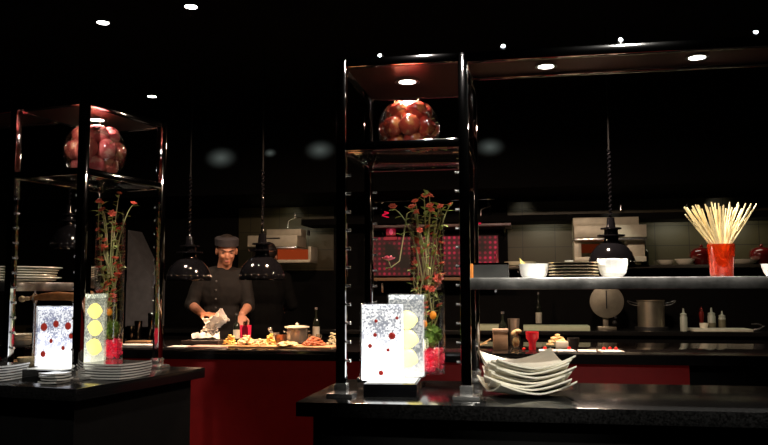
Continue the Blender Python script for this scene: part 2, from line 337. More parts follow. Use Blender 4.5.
def rab(P):
    v = P - Vector((CX, CY, 0)); return v.dot(EX), v.dot(EY)
dl = [rab(G(x, y, HT-.035)) for x, y in ((546, 66), (697, 57))]
SZ = 1.3255
gantry('long steel shelf under a lit canopy, right of the right case', R(0, 0, 0), RZ, 1, CW, 2.3, .28, [rab(D(x, 42, 0))[0] for x in (503, 621, 757)], dl, SZ)
gantry('steel shelf under a canopy running off at the left edge', Lp(0, 0, 0), LRZ, -1, .43, 1.5, .30, [.8], [(.8, .13)], SZ)
for a, b in dl:
    lamp('SPOT', 'canopy_spot', R(a, b, HT-.05), 110, (1, .95, .86), R(a, b, 0), .03, 95, .7)
# ---------------------------------------------------------------- apple bowls
def fruit_bowl(label, loc, r, mats, alabel, grp):
    prof = []
    for i in range(19):
        a = -PI*.343 + i/18*(PI*.343+PI*.27); prof.append((r*math.cos(a), r*1.0*math.sin(a)))
    z0 = prof[0][1]; prof = [(q[0], (q[1]-z0)) for q in prof]; top = prof[-1]
    inner = [(q[0]*.975, q[1]+.003) for q in prof][::-1]
    bm = lathe(BM(), [(0, 0)] + prof + [(top[0]-.002, top[1]+.004)] + inner + [(0, .006)], n=40, cap=False)
    o = tag(obj('glass_bowl', bm, 'glass', None, loc), label, 'bowl')
    cz = -z0; pts = []
    rr = r*.345; L = r*.965-rr
    rnd = random.Random(3)
    for lay, (zf, n, rad, ph) in enumerate(((-.47, 4, .42, .3), (0, 1, 0, 0), (.03, 7, .635, -PI/2), (0, 1, 0, 0), (.52, 5, .44, -PI/2+.5))):
        if lay == 3: continue
        for k in range(n):
            a = ph + 2*PI*k/n; pts.append((Vector((r*rad*math.cos(a), r*rad*math.sin(a), cz+zf*r*.97)), lay, a))
    names = {0: 'lowest layer', 1: 'heart of the pile', 2: 'middle layer', 4: 'upper layer', 5: ''}
    for q, (c, lay, a) in enumerate(pts):
        bm = BM(); s = rr*rnd.uniform(.95, 1.02)
        pr = [(.0, .80), (.14, .86), (.32, .93), (.60, .88), (.88, .55), (1.0, .12), (.97, -.28), (.78, -.66), (.5, -.88), (.2, -.93), (.0, -.84)]
        rt = Matrix.Rotation(rnd.uniform(-1, 1), 4, 'X') @ Matrix.Rotation(rnd.uniform(-1, 1), 4, 'Y')
        lathe(bm, [(x*s, z*s) for x, z in pr], n=24, cap=False)
        an = math.degrees(a) % 360
        dirn = 'at the right' if an < 25 or an > 335 else 'at back right' if an < 80 else 'at the back' if an < 110 else 'at back left' if an < 150 else 'at the left' if an < 210 else 'at front left' if an < 250 else 'at the front' if an < 285 else 'at front right'
        if lay in (1, 3): dirn = 'at the middle'
        lab = '%s, %s%s' % (alabel, names[lay], '' if lay == 1 else ' '+dirn)
        o = obj('apple', bm, mats[rnd.randrange(3)], None, loc + c); o.rotation_euler = rt.to_euler(); tag(o, lab, 'apple', grp)
        st = tube(BM(), [(0, 0, .78*s), (.003, 0, .98*s), (.009, .002, 1.12*s)], [.0018, .0015, .0022], 6); obj('stalk', st, 'stem', o)
BWL = R(.235, .26, HM-.005); BW2 = Lp(.135, .27, HM-.005)
cb = P_(409, .27, HM+.0135); BWL = Vector((cb.x, cb.y, HM+.0135))
fruit_bowl('round clear glass bowl of dark red apples in the right case', BWL, 31.5*mpp(cb), M['apple'], 'dark red apple in the right glass bowl', 'apples in the right bowl')
dl2 = Lp(.09, .20); cb2 = G(94.5, 179, HM+.0135); BW2 = Vector((cb2.x, cb2.y, HM+.0135))
fruit_bowl('round clear glass bowl of rosy apples in the far left case', BW2, 30.5*mpp(cb2), M['apple2'], 'rosy apple in the far left glass bowl', 'apples in the left bowl')
lamp('SPOT', 'case_spot_right', R(.235, .2, HT-.05), 20, (1, .86, .76), BWL, .03, 110, .6)
lamp('SPOT', 'case_spot_left', G(97, 118, HT-.05), 80, (1, .84, .76), BW2, .03, 110, .6)
# ---------------------------------------------------------------- lit blocks, plinths, vases
def water_block(label, loc, w, d, h, rz, wm):
    t = thing('glass_block_vase', label, 'vase', loc, rz)
    obj('lit_water', box(BM(), (0, 0, h/2), (w-.012, d-.012, h-.006), bev=.002), wm, t)
    g = BM(); box(g, (0, 0, h/2+.002), (w, d, h), bev=.003); obj('glass_wall', g, 'glass', t)
    return t
def plinth(label, loc, rz, w, d, h):
    t = thing('light_plinth', label, 'plinth', loc, rz)
    obj('plinth_body', box(BM(), (w/2, d/2, h/2), (w, d, h), bev=.003), 'blackgloss', t, ang=20)
    obj('light_plate', box(BM(), (w/2, d/2, h+.001), (w*.9, d*.92, .004)), mat('frosted_light_plate', (.4, .4, .38), .3, emit=(1, .98, .85), es=.35), t)
    return t
def vase_flowers(side, loc, r, h, seed, dirs, pinkdir):
    rnd = random.Random(seed)
    bm = lathe(BM(), [(0, .0), (r, .0), (r, h), (r-.004, h), (r-.004, .012), (0, .012)], n=36, cap=False)
    tag(obj('cylinder_vase', bm, 'glass', None, loc), 'tall clear cylinder vase of red blossoms in the %s case' % side, 'vase')
    g = BM()
    for k in range(150):
        a, q = rnd.uniform(0, 2*PI), r*.85*math.sqrt(rnd.random()); z = .02+rnd.random()*.075
        t_ = bmesh.new(); bmesh.ops.create_icosphere(t_, subdivisions=1, radius=rnd.uniform(.009, .014))
        bmesh.ops.translate(t_, verts=t_.verts, vec=(q*math.cos(a), q*math.sin(a), z)); _merge(g, t_)
    o = tag(obj('red_gravel', g, 'gravel', None, loc, smooth=False), 'bright red gravel in the base of the vase in the %s case' % side, 'gravel'); o['kind'] = 'stuff'
    mo = BM(); t_ = bmesh.new(); bmesh.ops.create_icosphere(t_, subdivisions=4, radius=1)
    for v in t_.verts:
        v.co *= 1+.22*noise.noise(v.co*4)+.1*noise.noise(v.co*11); v.co = Vector((v.co.x*r*.78, v.co.y*r*.78, v.co.z*.05+.15))
    _merge(mo, t_); o = tag(obj('moss', mo, 'moss', None, loc), 'green moss above the red gravel in the %s vase' % side, 'moss'); o['kind'] = 'stuff'
    for k, (a, z) in enumerate(((-1.9, .20), (-1.2, .235), (-2.4, .25))):
        q = obj('kumquat', ball(BM(), (0, 0, 0), (.014, .014, .017)), 'kumquat', None, loc+Vector((r*.75*math.cos(a), r*.75*math.sin(a), z)))
        tag(q, 'small orange fruit in the vase of the %s case, %s' % (side, ('lower one above the moss', 'one toward the right', 'highest, toward the left')[k]), 'fruit', 'small orange fruits in the %s vase' % side)
        obj('calyx', lathe(BM(), [(.005, .015), (.003, .019)]), 'stem', q)
    t = thing('flower_arrangement', 'red and orange blossoms on twisting stems with leaves in the %s case vase' % side, 'flowers', loc)
    paths = []
    for k in range(10):
        a0, tw, rr = rnd.uniform(0, 2*PI), rnd.uniform(-2.5, 2.5), rnd.uniform(.5, 1.0)
        top = h*rnd.uniform(.55, 1.12); pts = []
        for i in range(15):
            f = i/14; a = a0+tw*f+.3*math.sin(f*9+k); q = min(r*.84, r*rr*(.5+.5*f)+.01*math.sin(f*14+k))
            pts.append(Vector((q*math.cos(a), q*math.sin(a), .13+f*(top-.13))))
        paths.append(pts)
    for d in dirs:
        e = Vector(d); s0 = Vector((e.x*.12, e.y*.3, h*.55)); s1 = Vector((max(-r*.8, min(r*.8, e.x*.6)), 0, h*.98)); pts = []
        for i in range(13):
            f = i/12; pts.append((1-f)**2*s0 + 2*f*(1-f)*s1*1.0 + f*f*e)
        paths.append(pts)
    if pinkdir:
        e = Vector(pinkdir); pts = [Vector((0, 0, h*.6)), Vector((-r*.5, -.0, h*.9)), Vector((-r*.7, -.01, h*1.03)), Vector((-r*1.15, -.012, h*1.0)), Vector((-r*1.35, -.015, h*.86)), Vector((-r*1.6, -.015, h*.70)), Vector((-r*2.1, -.015, h*.66)), e]
        paths.append(pts)
    lf = BM(); heads = []
    for pi, pts in enumerate(paths):
        obj('stem', tube(BM(), pts, [.0034-.0016*i/len(pts) for i in range(len(pts))], 6), 'stem', t)
        for i in range(3, len(pts)):
            if rnd.random() < .85:
                p = pts[i]; a = rnd.uniform(0, 2*PI); L = rnd.uniform(.026, .052); w = L*.24
                up = rnd.uniform(-.3, .9); d = Vector((math.cos(a), math.sin(a), up)).normalized(); sd = d.cross(Vector((0, 0, 1))).normalized(); nn = sd.cross(d)
                vs = [lf.verts.new(p + d*L*x + sd*w*y + nn*L*zz) for x, y, zz in ((0, 0, 0), (.3, .8, .06), (.3, -.8, .06), (.65, .8, .05), (.65, -.8, .05), (1, 0, -.06), (.35, 0, 0), (.7, 0, 0))]
                for f in ((0, 6, 1), (0, 2, 6), (1, 6, 7, 3), (6, 2, 4, 7), (3, 7, 5), (7, 4, 5)): lf.faces.new([vs[q] for q in f])
            if i > 4 and rnd.random() < .36 and pi < 10: heads.append(pts[i])
        if pi >= 10: heads.append(pts[-1]+Vector((0, 0, .004)))
        elif rnd.random() < .9: heads.append(pts[-1])
    obj('leaves', lf, 'leaf', t)
    for k, p in enumerate(heads[-44:]):
        b = BM(); s = rnd.uniform(.011, .019); last = pinkdir and k == len(heads[-44:])-1
        if last: s = .024
        for layer, (n, tilt, sc) in enumerate(((6, .35, 1.0), (5, .8, .8), (4, 1.2, .55))):
            for q in range(n):
                a = 2*PI*q/n + layer*.5
                rt = Matrix.Rotation(a, 4, 'Z') @ Matrix.Rotation(-tilt, 4, 'Y')
                ball(b, rt @ Vector((s*.62*sc, 0, 0)), (s*.62*sc, s*.42*sc, s*.14), 8, rt)
        o = obj('blossom', b, 'pink' if last else 'flower', t, p); o.rotation_euler = (rnd.uniform(-.2, 1.1), rnd.uniform(-.7, .7), 0)
        if last: o['label'] = 'large pink blossom drooping on a curved stem'
    lamp('POINT', 'vase_glow_'+side, loc+Vector((0, 0, .02))+Vector((-.02, -r-.03, .1)), .12, (1, .9, .6), None, .03)
# right case
PL = R(.095, .035, HB); PW, PDp, PH = .195, .40, .046
pl = plinth('black light box under the glowing blocks in the right case', PL, RZ+.05, PW, PDp+.04, PH)
ZB = HB+PH+.004
def blk(px0, px1, ytop, ybot, b):                     # block measured in the photo: returns base centre, width, height
    q = P_((px0+px1)/2, b, ZB); k = mpp(q); return q, (px1-px0)*k, (ybot-ytop)*k
qA, wA, hA = blk(361, 405, 305, 381, .13)
wmA = water_mat('berry_water', hA, .38, .75, (1, 1, .97), 1.15, 3.2, (.26, .27, .31))
water_block('bright glass block of bubbling water with red berries, right case front', qA, wA*.97, .10, hA, RZ+.05, wmA)
qB, wB, hB = blk(388, 426, 290, 372, .27)
wmB = water_mat('lemon_water', hB, .2, .45, (1, .98, .9), .68, 1.15, (.22, .25, .26))
water_block('glowing glass block with stacked lemons behind the berry block, right case', qB, wB*.97, .10, hB, RZ+.05, wmB)
def lemons(q, k, pxs, depth, rz, side):
    for i, (px, py, r) in enumerate(pxs):
        d = _dir(px, py); n = Vector((math.sin(-rz), math.cos(-rz), 0)); o = Vector((0, 0, H))
        p = o + d*(((q - n*(depth)) - o).dot(n)/d.dot(n)); s = r*k
        ob = obj('lemon', lathe(BM(), [(0, -1.16*s), (.16*s, -1.12*s), (.3*s, -.98*s), (.72*s, -.66*s), (.96*s, -.2*s), (.96*s, .2*s), (.72*s, .66*s), (.3*s, .98*s), (.16*s, 1.1*s), (0, 1.14*s)], n=24, cap=False, mtx=Matrix.Rotation(PI/2+.15*i, 4, 'Y')), 'lemon' if side == 'right' else 'lemon2', None, p, rz)
        ob.scale = (1, .35, 1)
        tag(ob, 'lit yellow lemon in the %s case block, %s of the stack' % (side, ('top', 'middle', 'bottom')[i]), 'lemon', 'lemons in the %s case' % side)
lemons(qB, mpp(qB), ((407, 320, 9.5), (408, 339, 9.5), (407, 358, 10)), .0465, RZ+.05, 'right')
def berries(q, k, pxs, depth, rz, side, col='berry', nm='berry'):
    for i, (px, py, r) in enumerate(pxs):
        d = _dir(px, py); n = Vector((math.sin(-rz), math.cos(-rz), 0)); o = Vector((0, 0, H))
        p = o + d*(((q - n*depth) - o).dot(n)/d.dot(n))
        ob = obj('berry', ball(BM(), (0, 0, 0), r*k, 12), col, None, p, rz); ob.scale = (1, .4, 1)
        obj('berry_stalk', tube(BM(), [(0, 0, r*k*.9), (.002, 0, r*k*1.5)], .0012, 5), 'stem', ob)
        tag(ob, 'red berry in the %s case block, %s' % (side, BL[i]), 'berry', 'berries in the %s block' % side)
BL = ('lowest one near the base', 'upper right, large', 'mid left edge', 'centre left', 'upper left', 'right of centre, small', 'topmost at right')
berries(qA, mpp(qA), ((381, 373, 2.6), (392, 336, 3.6), (370, 346, 2.2), (375, 335, 2), (376, 321, 1.8), (388, 350, 1.7), (397, 318, 1.6)), .0445, RZ+.05, 'right')
VB = P_(428, .40, ZB); kv = mpp(VB)
vase_flowers('right', VB, 17.5*kv, 160*kv, 5, ((-.01, 0, 172*kv+.02), (.095, -.02, 168*kv), (-.06, .02, 166*kv), (.055, -.03, 165*kv), (-.14, 0, 166*kv), (.015, -.03, 162*kv)), (-.158, -.02, 112*kv))
# left case
q0 = G(22, 382, HB); q1 = G(52, 383, HB)
plinth('black light box under the glowing blocks in the far left case', Lp(.25, -.06, HB), LRZ, .21, .42, PH)
def blkL(px0, px1, ytop, ybot, l2):
    c = (px0+px1)/2; d = _dir(c, (ybot)); o = Vector((0, 0, H)); n = LE2
    # point at height ZB, column c, on plane l2
    lo, q = ybot, None
    for _ in range(12):
        d = _dir(c, lo); q = o + d*(((Lp(0, l2)-o).dot(n))/d.dot(n)); lo -= (ZB-q.z)/mpp(q)
    k = mpp(q); return q, (px1-px0)*k, (ybot-ytop)*k
qC, wC, hC = blkL(39, 76, 304, 364, .06)
wmC = water_mat('berry_water_left', hC, .25, .65, (.97, .98, 1), 1.05, 2.6, (.24, .26, .38))
water_block('bright glass block of bubbling water with red berries, far left case', qC, wC*1.02, .10, hC, LRZ, wmC)
qD, wD, hD = blkL(78, 100, 292, 362, .20)
wmD = water_mat('lemon_water_left', hD, .2, .45, (1, .98, .72), .62, 1.1, (.25, .27, .2))
water_block('glowing glass block with stacked lemons at the left post, far left case', qD, wD*1.05, .10, hD, LRZ, wmD)
lemons(qD, mpp(qD), ((95, 311, 8), (95, 328, 8), (94, 347, 8.5)), .0465, LRZ, 'far left')
BL = ('low at the left edge', 'upper left', 'upper right', 'right edge, low', 'top centre', 'centre', 'lower right')
berries(qC, mpp(qC), ((43, 354, 3.2), (44, 327, 4.2), (68, 326, 3.8), (71, 336, 2.8), (56, 324, 3.6), (51, 341, 2.2), (63, 348, 2.2)), .0445, LRZ, 'far left')
VL, wv, hv = blkL(93, 122, 205, 357, .36); kl = mpp(VL)
vase_flowers('far left', VL, wv/2, hv, 11, ((-.05, -.02, 158*kl), (.11, -.01, 157*kl), (.03, .02, 168*kl), (-.03, -.04, 150*kl), (.02, -.05, 146*kl)), None)
# ---------------------------------------------------------------- square plates
def square_plate(s, th, lift, m, top=None):
    bm = bmesh.new(); n = 14; V = {}
    for side in (1, 0):
        for i in range(n+1):
            for j in range(n+1):
                x, y = (i/n*2-1), (j/n*2-1)
                z = lift*(max(abs(x), abs(y))**2.2*.25 + (abs(x)*abs(y))**1.6*.75) + (th if side else 0)
                V[side, i, j] = bm.verts.new((x*s/2, y*s/2, z))
    for i in range(n):
        for j in range(n):
            f = bm.faces.new((V[1, i, j], V[1, i+1, j], V[1, i+1, j+1], V[1, i, j+1])); f.material_index = 1 if top else 0
            bm.faces.new((V[0, i, j], V[0, i, j+1], V[0, i+1, j+1], V[0, i+1, j]))
    for i in range(n):
        for A, B in (((i, 0), (i+1, 0)), ((i+1, n), (i, n)), ((0, i+1), (0, i)), ((n, i), (n, i+1))):
            bm.faces.new((V[0, *A], V[0, *B], V[1, *B], V[1, *A]))
    bmesh.ops.recalc_face_normals(bm, faces=bm.faces)
    o = obj('square_plate', bm, m, ang=50)
    if top: o.data.materials.append(M[top])
    return o
ORD = ('bottom plate', 'second plate up', 'third plate up', 'fourth plate up', 'fifth plate up', 'sixth plate up', 'seventh plate up', 'eighth plate up', 'topmost plate')
base = square_plate(.285, .006, .052, 'white'); pc = P_(526, .20, HB)
jit = (.30, .02, -.12, .06, -.06, .12, -.02, .10, .20)
for i in range(9):
    o = base if i == 0 else dup(base)
    o.location = pc + Vector((random.uniform(-.008, .008), random.uniform(-.008, .008), .003+i*.0115)); o.rotation_euler = ((.02, -.03, 0) if i == 8 else (random.uniform(-.015, .015), random.uniform(-.015, .015), 0)); o.rotation_euler.z = RZ+jit[i]*.8+.12
    tag(o, 'white square plate with raised corners right of the case, '+ORD[i], 'plate', 'stacked white square plates on the right counter')
pb = square_plate(.20, .007, .004, 'plateedge', 'darkreflect')
pb.location = (0, 0, -9)
def left_stack(c, rz, n, desc, grp, scale=1, jit=.03):
    for i in range(n):
        o = dup(pb); o.location = c + Vector((random.uniform(-.006, .006), random.uniform(-.004, .004), .002+i*.0115)); o.rotation_euler = (0, 0, rz+random.uniform(-jit, jit)); o.scale = (scale, scale, 1)
        tag(o, 'pale square plate, dark reflection painted on top, %s, %s' % (desc, (ORD[i].replace(' plate', '') if i < n-1 else 'topmost')), 'plate', grp)
c1 = G(110, 371, HB); left_stack(Lp(-.075, .16), LRZ, 6, 'stack right of the front post', 'plate stack right of the left case post', 1.08)
left_stack(Lp(.37, -.10), LRZ+.1, 6, 'stack at the far left edge', 'plate stack at the left edge')
left_stack(Lp(.015, -.115), LRZ-.03, 4, 'low stack in front of the left post', 'low plate stack before the left post', .45, .01)
bpy.data.objects.remove(pb)
# ---------------------------------------------------------------- shelf items (right gantry)
def lathe_item(name, label, cat, px, b, z, prof, m, group=None, n=28, cap=True, at=None):
    q = at or P_(px, b, z); k = mpp(q)
    o = obj(name, lathe(BM(), [(r*k, h*k) for r, h in prof], n=n, cap=cap), m, None, Vector((q.x, q.y, z)))
    return tag(o, label, cat, group)
zs = SZ+.0032; S = .12
t = thing('shelf_caddy', 'small black box at the left end of the steel shelf', 'box', P_(491.5, S, zs), RZ); k = mpp(P_(491, S, zs))
bm = BM(); W_, D_, H_ = 33*k, .12, 14*k
box(bm, (0, -D_/2, H_/2), (W_, .004, H_)); box(bm, (0, D_/2, H_/2), (W_, .004, H_)); box(bm, (-W_/2, 0, H_/2), (.004, D_, H_)); box(bm, (W_/2, 0, H_/2), (.004, D_, H_)); box(bm, (0, 0, .002), (W_, D_, .004))
obj('caddy_body', bm, mat('dark_caddy', (.03, .03, .028), .35), t, smooth=False)
[obj('rim', box(BM(), (0, e*D_/2, H_), (W_+.006, .008, .006)), 'chrome', t) for e in (-1, 1)]
lathe_item('votive_glass', 'small glowing amber glass beside the post on the steel shelf', 'candle glass', 474.5, .26, zs, [(4, 0), (4.5, 15), (4, 15), (3.5, 1)], 'amber')
ob = lathe_item('white_bowl', 'wide white bowl with a yellow wedge on the steel shelf', 'bowl', 534, S, zs, [(11, 0), (13, 3), (14.6, 13), (15, 14), (14.2, 14), (12.5, 4), (0, 2)], 'whiteb', cap=True)
q = P_(522, S-.01, zs); k = mpp(q); bm = BM(); t_ = bmesh.new(); vs_ = [t_.verts.new(v) for v in ((-2*k, 0, 20*k), (8*k, .004, 10*k), (0, .004, 7*k), (-2*k, .012, 20*k), (8*k, .014, 10*k), (0, .014, 7*k))]
for f in ((0, 1, 2), (5, 4, 3), (0, 3, 4, 1), (1, 4, 5, 2), (2, 5, 3, 0)): t_.faces.new([vs_[i] for i in f])
bmesh.ops.recalc_face_normals(t_, faces=t_.faces); _merge(bm, t_)
tag(obj('lemon_wedge', bm, mat('pale_yellow', (.85, .66, .2), .5), None, q), 'pale yellow wedge sticking up from the white bowl on the shelf', 'wedge')
for i in range(5):
    q = P_(573.5, S, zs); k = mpp(q); t = thing('shallow_dish', 'dark shallow dish with gold rim on the steel shelf, %s' % ('bottom of stack', 'second from bottom', 'middle of stack', 'second from top', 'top of stack')[i], 'dish', Vector((q.x, q.y, zs+i*3*k)), 0, 'gold-rimmed dishes on the shelf')
    obj('dish_body', lathe(BM(), [(13*k, 0), (20*k, 1*k), (24*k, 2.6*k), (23.6*k, 3*k), (19*k, 1.6*k), (0, 1.2*k)], n=36), 'darkceramic', t)
    obj('gold_rim', lathe(BM(), [(23.4*k, 2.2*k), (24.6*k, 2.2*k), (24.6*k, 3.2*k), (23.4*k, 3.2*k), (23.4*k, 2.2*k)], n=36, cap=False), 'gold', t)
q = P_(569, S, zs); lathe_item('small_dish', 'tiny white dish on top of the gold-rimmed stack', 'dish', 569, S, zs+14.6*mpp(q), [(3.5, 0), (4.5, 2.6), (4, 2.6), (0, 1)], 'white')
# crumpled white cup
q = P_(613, S, zs); k = mpp(q); bm = BM(); lathe(bm, [(9.5*k, 0), (12.5*k, 4*k), (14.5*k, 12*k), (15*k, 18*k), (14.2*k, 18.4*k), (13.2*k, 12*k), (11*k, 4*k), (0, 2.5*k)], n=16)
for v in bm.verts: v.co += v.co.normalized()*noise.noise(v.co*55)*1.3*k if v.co.length > .001 else Vector()
tag(obj('white_cup', bm, 'whiteb', None, q, ang=15), 'faceted white cup bowl in front of the black heat lamp, on the shelf', 'bowl')
# breadstick glass
q = P_(722, S, zs); k = mpp(q)
tag(obj('red_glass', lathe(BM(), [(0, 0), (10*k, 0), (11*k, 2*k), (13.3*k, 32.5*k), (12.7*k, 32.5*k), (10.4*k, 3*k), (0, 2*k)], n=32, cap=False), 'redglass', None, q), 'orange red glass holding breadsticks on the steel shelf', 'glass')
rnd = random.Random(4); nst = 0
for nm, x0, x1, cnt, y0, y1 in (('left bunch', 685, 711, 24, 203, 213), ('middle bunch', 714, 724, 11, 201, 210), ('right bunch', 730, 758, 25, 201, 212)):
    for i in range(cnt):
        tx = x0+(x1-x0)*(i+.5)/cnt+rnd.uniform(-1, 1); ty = rnd.uniform(y0, y1) + (3 if tx < 692 or tx > 752 else 0)
        yb = rnd.uniform(-.022, .022); yt = yb+rnd.uniform(-.02, .02)
        foot = Vector(((722-tx)*.12*k*1.0+rnd.uniform(-2, 2)*k, yb*.5, 3.5*k)); lipx = max(-11*k, min(11*k, (tx-722)*.27*k))
        tip = Vector(((tx-722)*k, yt, (277-ty)*k)); mid = Vector((lipx, yb, 32.5*k))
        dd = (tip-mid); foot = mid - dd.normalized()*min(29*k, (mid.z-3.5*k)/max(.2, dd.normalized().z)); foot.x = max(-9*k, min(9*k, foot.x))
        o = obj('breadstick', tube(BM(), [foot, mid, mid.lerp(tip, .5)+Vector((rnd.uniform(-.002, .002), 0, 0)), tip], [.0024, .0027, .0027, .0024], 6), 'bread', None, q)
        tag(o, 'thin pale breadstick in the red glass, in the %s' % nm, 'breadstick', 'breadsticks, '+nm)
lathe_item('white_bowl', 'white bowl at the right end of the visible steel shelf', 'bowl', 774, S+.1, zs, [(6, 0), (9, 4), (12, 13), (11.4, 13), (8, 4), (0, 2)], 'whiteb')
# ---------------------------------------------------------------- left shelf plates
for i in range(6):
    q = Lp(.72, .30, SZ+.004+i*.0125)
    o = obj('oval_platter', lathe(BM(), [(.12, 0), (.2, .003), (.245, .010), (.243, .014), (.19, .007), (0, .006)], n=40), 'white', None, q + Vector((random.uniform(-.02, .02), 0, 0)), LRZ)
    tag(o, 'large pale platter on the far left shelf, %s' % (ORD[i].replace('plate', 'platter') if i < 5 else 'topmost'), 'platter', 'platters on the left shelf')
lamp('SPOT', 'left_shelf_spot', Lp(.8, .13, HT-.05), 5, (1, .9, .7), Lp(.7, .25, SZ), .03, 100, .7)
# ham on its holder
hc = P_(48, 1.15, .9)
q = G(48, 350, .9); hz = Lp(.62, .52, HB); kq = mpp(hz)
t = thing('ham_holder', 'steel clamp holder carrying a cured ham, behind the far left blocks', 'holder', hz, 0)
def lx(px, l2, py):
    d = _dir(px, py); o = Vector((0, 0, H)); return o + d*((Lp(0, l2)-o).dot(LE2)/d.dot(LE2))
pA, pB_, pC_, pD_, pE_ = [lx(x, .52, y) - hz for x, y in ((22, 299), (33, 298), (42, 297), (58, 296), (78, 297))]
obj('holder_base', box(BM(), (pC_.x, pC_.y, .012), (.34, .16, .024), bev=.004), 'wood', t)
obj('holder_post', tube(BM(), [(pB_.x+.01, pB_.y, .02), (pB_.x+.01, pB_.y, pB_.z-.02)], .009), 'bright', t)
obj('clamp_ring', tube(BM(), [pB_+Vector((.01+.0*i, .024*math.cos(i*PI/6), .024*math.sin(i*PI/6))) for i in range(13)], .006), 'bright', t)
obj('clamp_screw', tube(BM(), [pB_+Vector((.01, 0, .02)), pB_+Vector((.01, 0, .05))], .006), 'bright', t)
h = obj('cured_ham', tube(BM(), [pB_+Vector((-.01, 0, 0)), pB_.lerp(pC_, .6), pC_, pD_, pD_.lerp(pE_, .6), pE_, pE_+Vector((.05, .0, -.02)), pE_+Vector((.08, 0, -.03))], [.012, .015, .019, .024, .021, .026, .03, .008], 12), 'ham', None, hz); tag(h, 'brown cured ham leg clamped in a holder at far left', 'ham')
obj('ham_bone', ball(ball(BM(), pA, (.019, .016, .017)), pA.lerp(pB_, .5), (.02, .011, .011)), 'bone', h)
for i in range(3):
    q = lx(22, .62, 330); z = HB+.09+i*.014
    tag(obj('white_bowl', lathe(BM(), [(.035, 0), (.05, .008), (.072, .035), (.07, .036), (.045, .008), (0, .005)], n=32), 'white', None, Vector((q.x, q.y, z))), 'white bowl nested at the far left behind the case, %s' % ('lowest', 'middle', 'uppermost')[i], 'bowl', 'nested white bowls at far left')
q = lx(22, .62, 330); tag(obj('bowl_stand', box(box(BM(), (0, 0, .082), (.22, .17, .014), bev=.003), (0, 0, .0375), (.16, .12, .075)), 'blackgloss', None, Vector((q.x, q.y, HB)), LRZ), 'low dark stand under the nested white bowls at far left', 'stand')
q = lx(30, .42, 359); tag(obj('wicker_bowl', lathe(BM(), [(.03, 0), (.055, .02), (.062, .05), (.058, .05), (.05, .02), (0, .006)], n=28), 'wicker', None, Vector((q.x, q.y, HB))), 'small woven pale bowl left of the bright block in the left case', 'bowl')
# ---------------------------------------------------------------- items on the chef's counter, left of the right case
zt = HB+.001
def slabthing(name, label, cat, px0, px1, b, dp, th, m, z=zt, rz=RZ, bev=.002, group=None):
    q = P_((px0+px1)/2, b, z); k = mpp(q)
    return tag(obj(name, box(BM(), (0, 0, th/2), ((px1-px0)*k, dp, th), bev=bev), m, None, q, rz), label, cat, group)
def cloth_bm(w, d, h, seed, n=14):
    bm = bmesh.new(); V = [[None]*(n+1) for _ in range(n+1)]
    for i in range(n+1):
        for j in range(n+1):
            x, y = i/n-.5, j/n-.5; p = Vector((x*3.1, y*3.1, seed))
            V[i][j] = bm.verts.new((x*w*(1+.15*noise.noise(p*1.3)), y*d*(1+.2*noise.noise(p*1.7+Vector((4, 0, 0)))), h*max(0.02, .5+noise.noise(p*1.6)*.9+.25*noise.noise(p*4))*(1-1.2*max(abs(x), abs(y))**2)))
    for i in range(n):
        for j in range(n): bm.faces.new((V[i][j], V[i+1][j], V[i+1][j+1], V[i][j+1]))
    bmesh.ops.recalc_face_normals(bm, faces=bm.faces)
    bmesh.ops.solidify(bm, geom=bm.faces[:], thickness=.002); return bm
def heap(w, d, h, seed, n=70, r=.012):
    bm = BM(); rn = random.Random(seed)
    for i in range(n):
        a, q = rn.uniform(0, 2*PI), math.sqrt(rn.random()); z = h*(1-q*q)*rn.uniform(.2, 1)
        s = r*rn.uniform(.6, 1.3); rt = Matrix.Rotation(rn.uniform(0, PI), 4, 'Z') @ Matrix.Rotation(rn.uniform(-.6, .6), 4, 'X')
        ball(bm, (w/2*.9*q*math.cos(a), d/2*.9*q*math.sin(a), z+r*.4), (s*1.6, s, s*.55), 8, rt)
    return bm
def heapthing(name, label, cat, px0, px1, py_top, b, m, z, seed, n=60, group=None):
    q = P_((px0+px1)/2, b, z); k = mpp(q); w = (px1-px0)*k
    hgt = max(.015, (q.z + 0) - 0); d = _dir((px0+px1)/2, py_top); top = D((px0+px1)/2, py_top, b).z - z
    o = obj(name, heap(w, min(w, .2), max(.012, top-.006), seed, n, max(.008, w*.09)), m, None, q, RZ); return tag(o, label, cat, group)
slabthing('white_napkin', 'flat white napkin at the left end of the chef counter', 'napkin', 170, 188, 2.34, .12, .006, 'cloth')
t = slabthing('food_tray', 'long pink white tray in front of the chef', 'tray', 191, 232, 2.36, .16, .008, mat('pink_tray', (.72, .45, .38), .4))
slabthing('dark_board', 'dark tray under the crumpled white paper before the chef', 'tray', 186, 224, 2.66, .2, .028, mat('dark_tray', (.05, .035, .03), .25))
q = P_(206, 2.72, zt+.03); tag(obj('crumpled_paper', cloth_bm(.20, .14, .06, 3.3), 'cloth', None, q, .2), 'crumpled white paper on the dark tray in front of the chef', 'paper')
slabthing('serving_board', 'long pale wooden board of food left of the right case', 'board', 224, 312, 2.42, .22, .012, mat('warm_board', (.62, .34, .16), .5, var=.2))
heapthing('yellow_food_heap', 'small yellow heap of food at the board\'s left end', 'food', 223, 236, 333, 2.46, 'yellow', zt+.012, 1)
heapthing('pale_food_heap', 'pale pinkish heap of food under the red cup', 'food', 236, 255, 335, 2.42, 'veg', zt+.012, 2, 80)
heapthing('yellow_food_heap', 'yellow leafy heap of food at the middle of the board', 'food', 264, 276, 333, 2.5, 'yellow', zt+.012, 3)
heapthing('pale_food_heap', 'low pale heap of food beside the copper pan', 'food', 254, 268, 338, 2.4, 'veg', zt+.012, 4)
heapthing('pale_food_heap', 'flat pale slices in front of the copper pan', 'food', 276, 298, 341, 2.36, 'veg', zt+.012, 5)
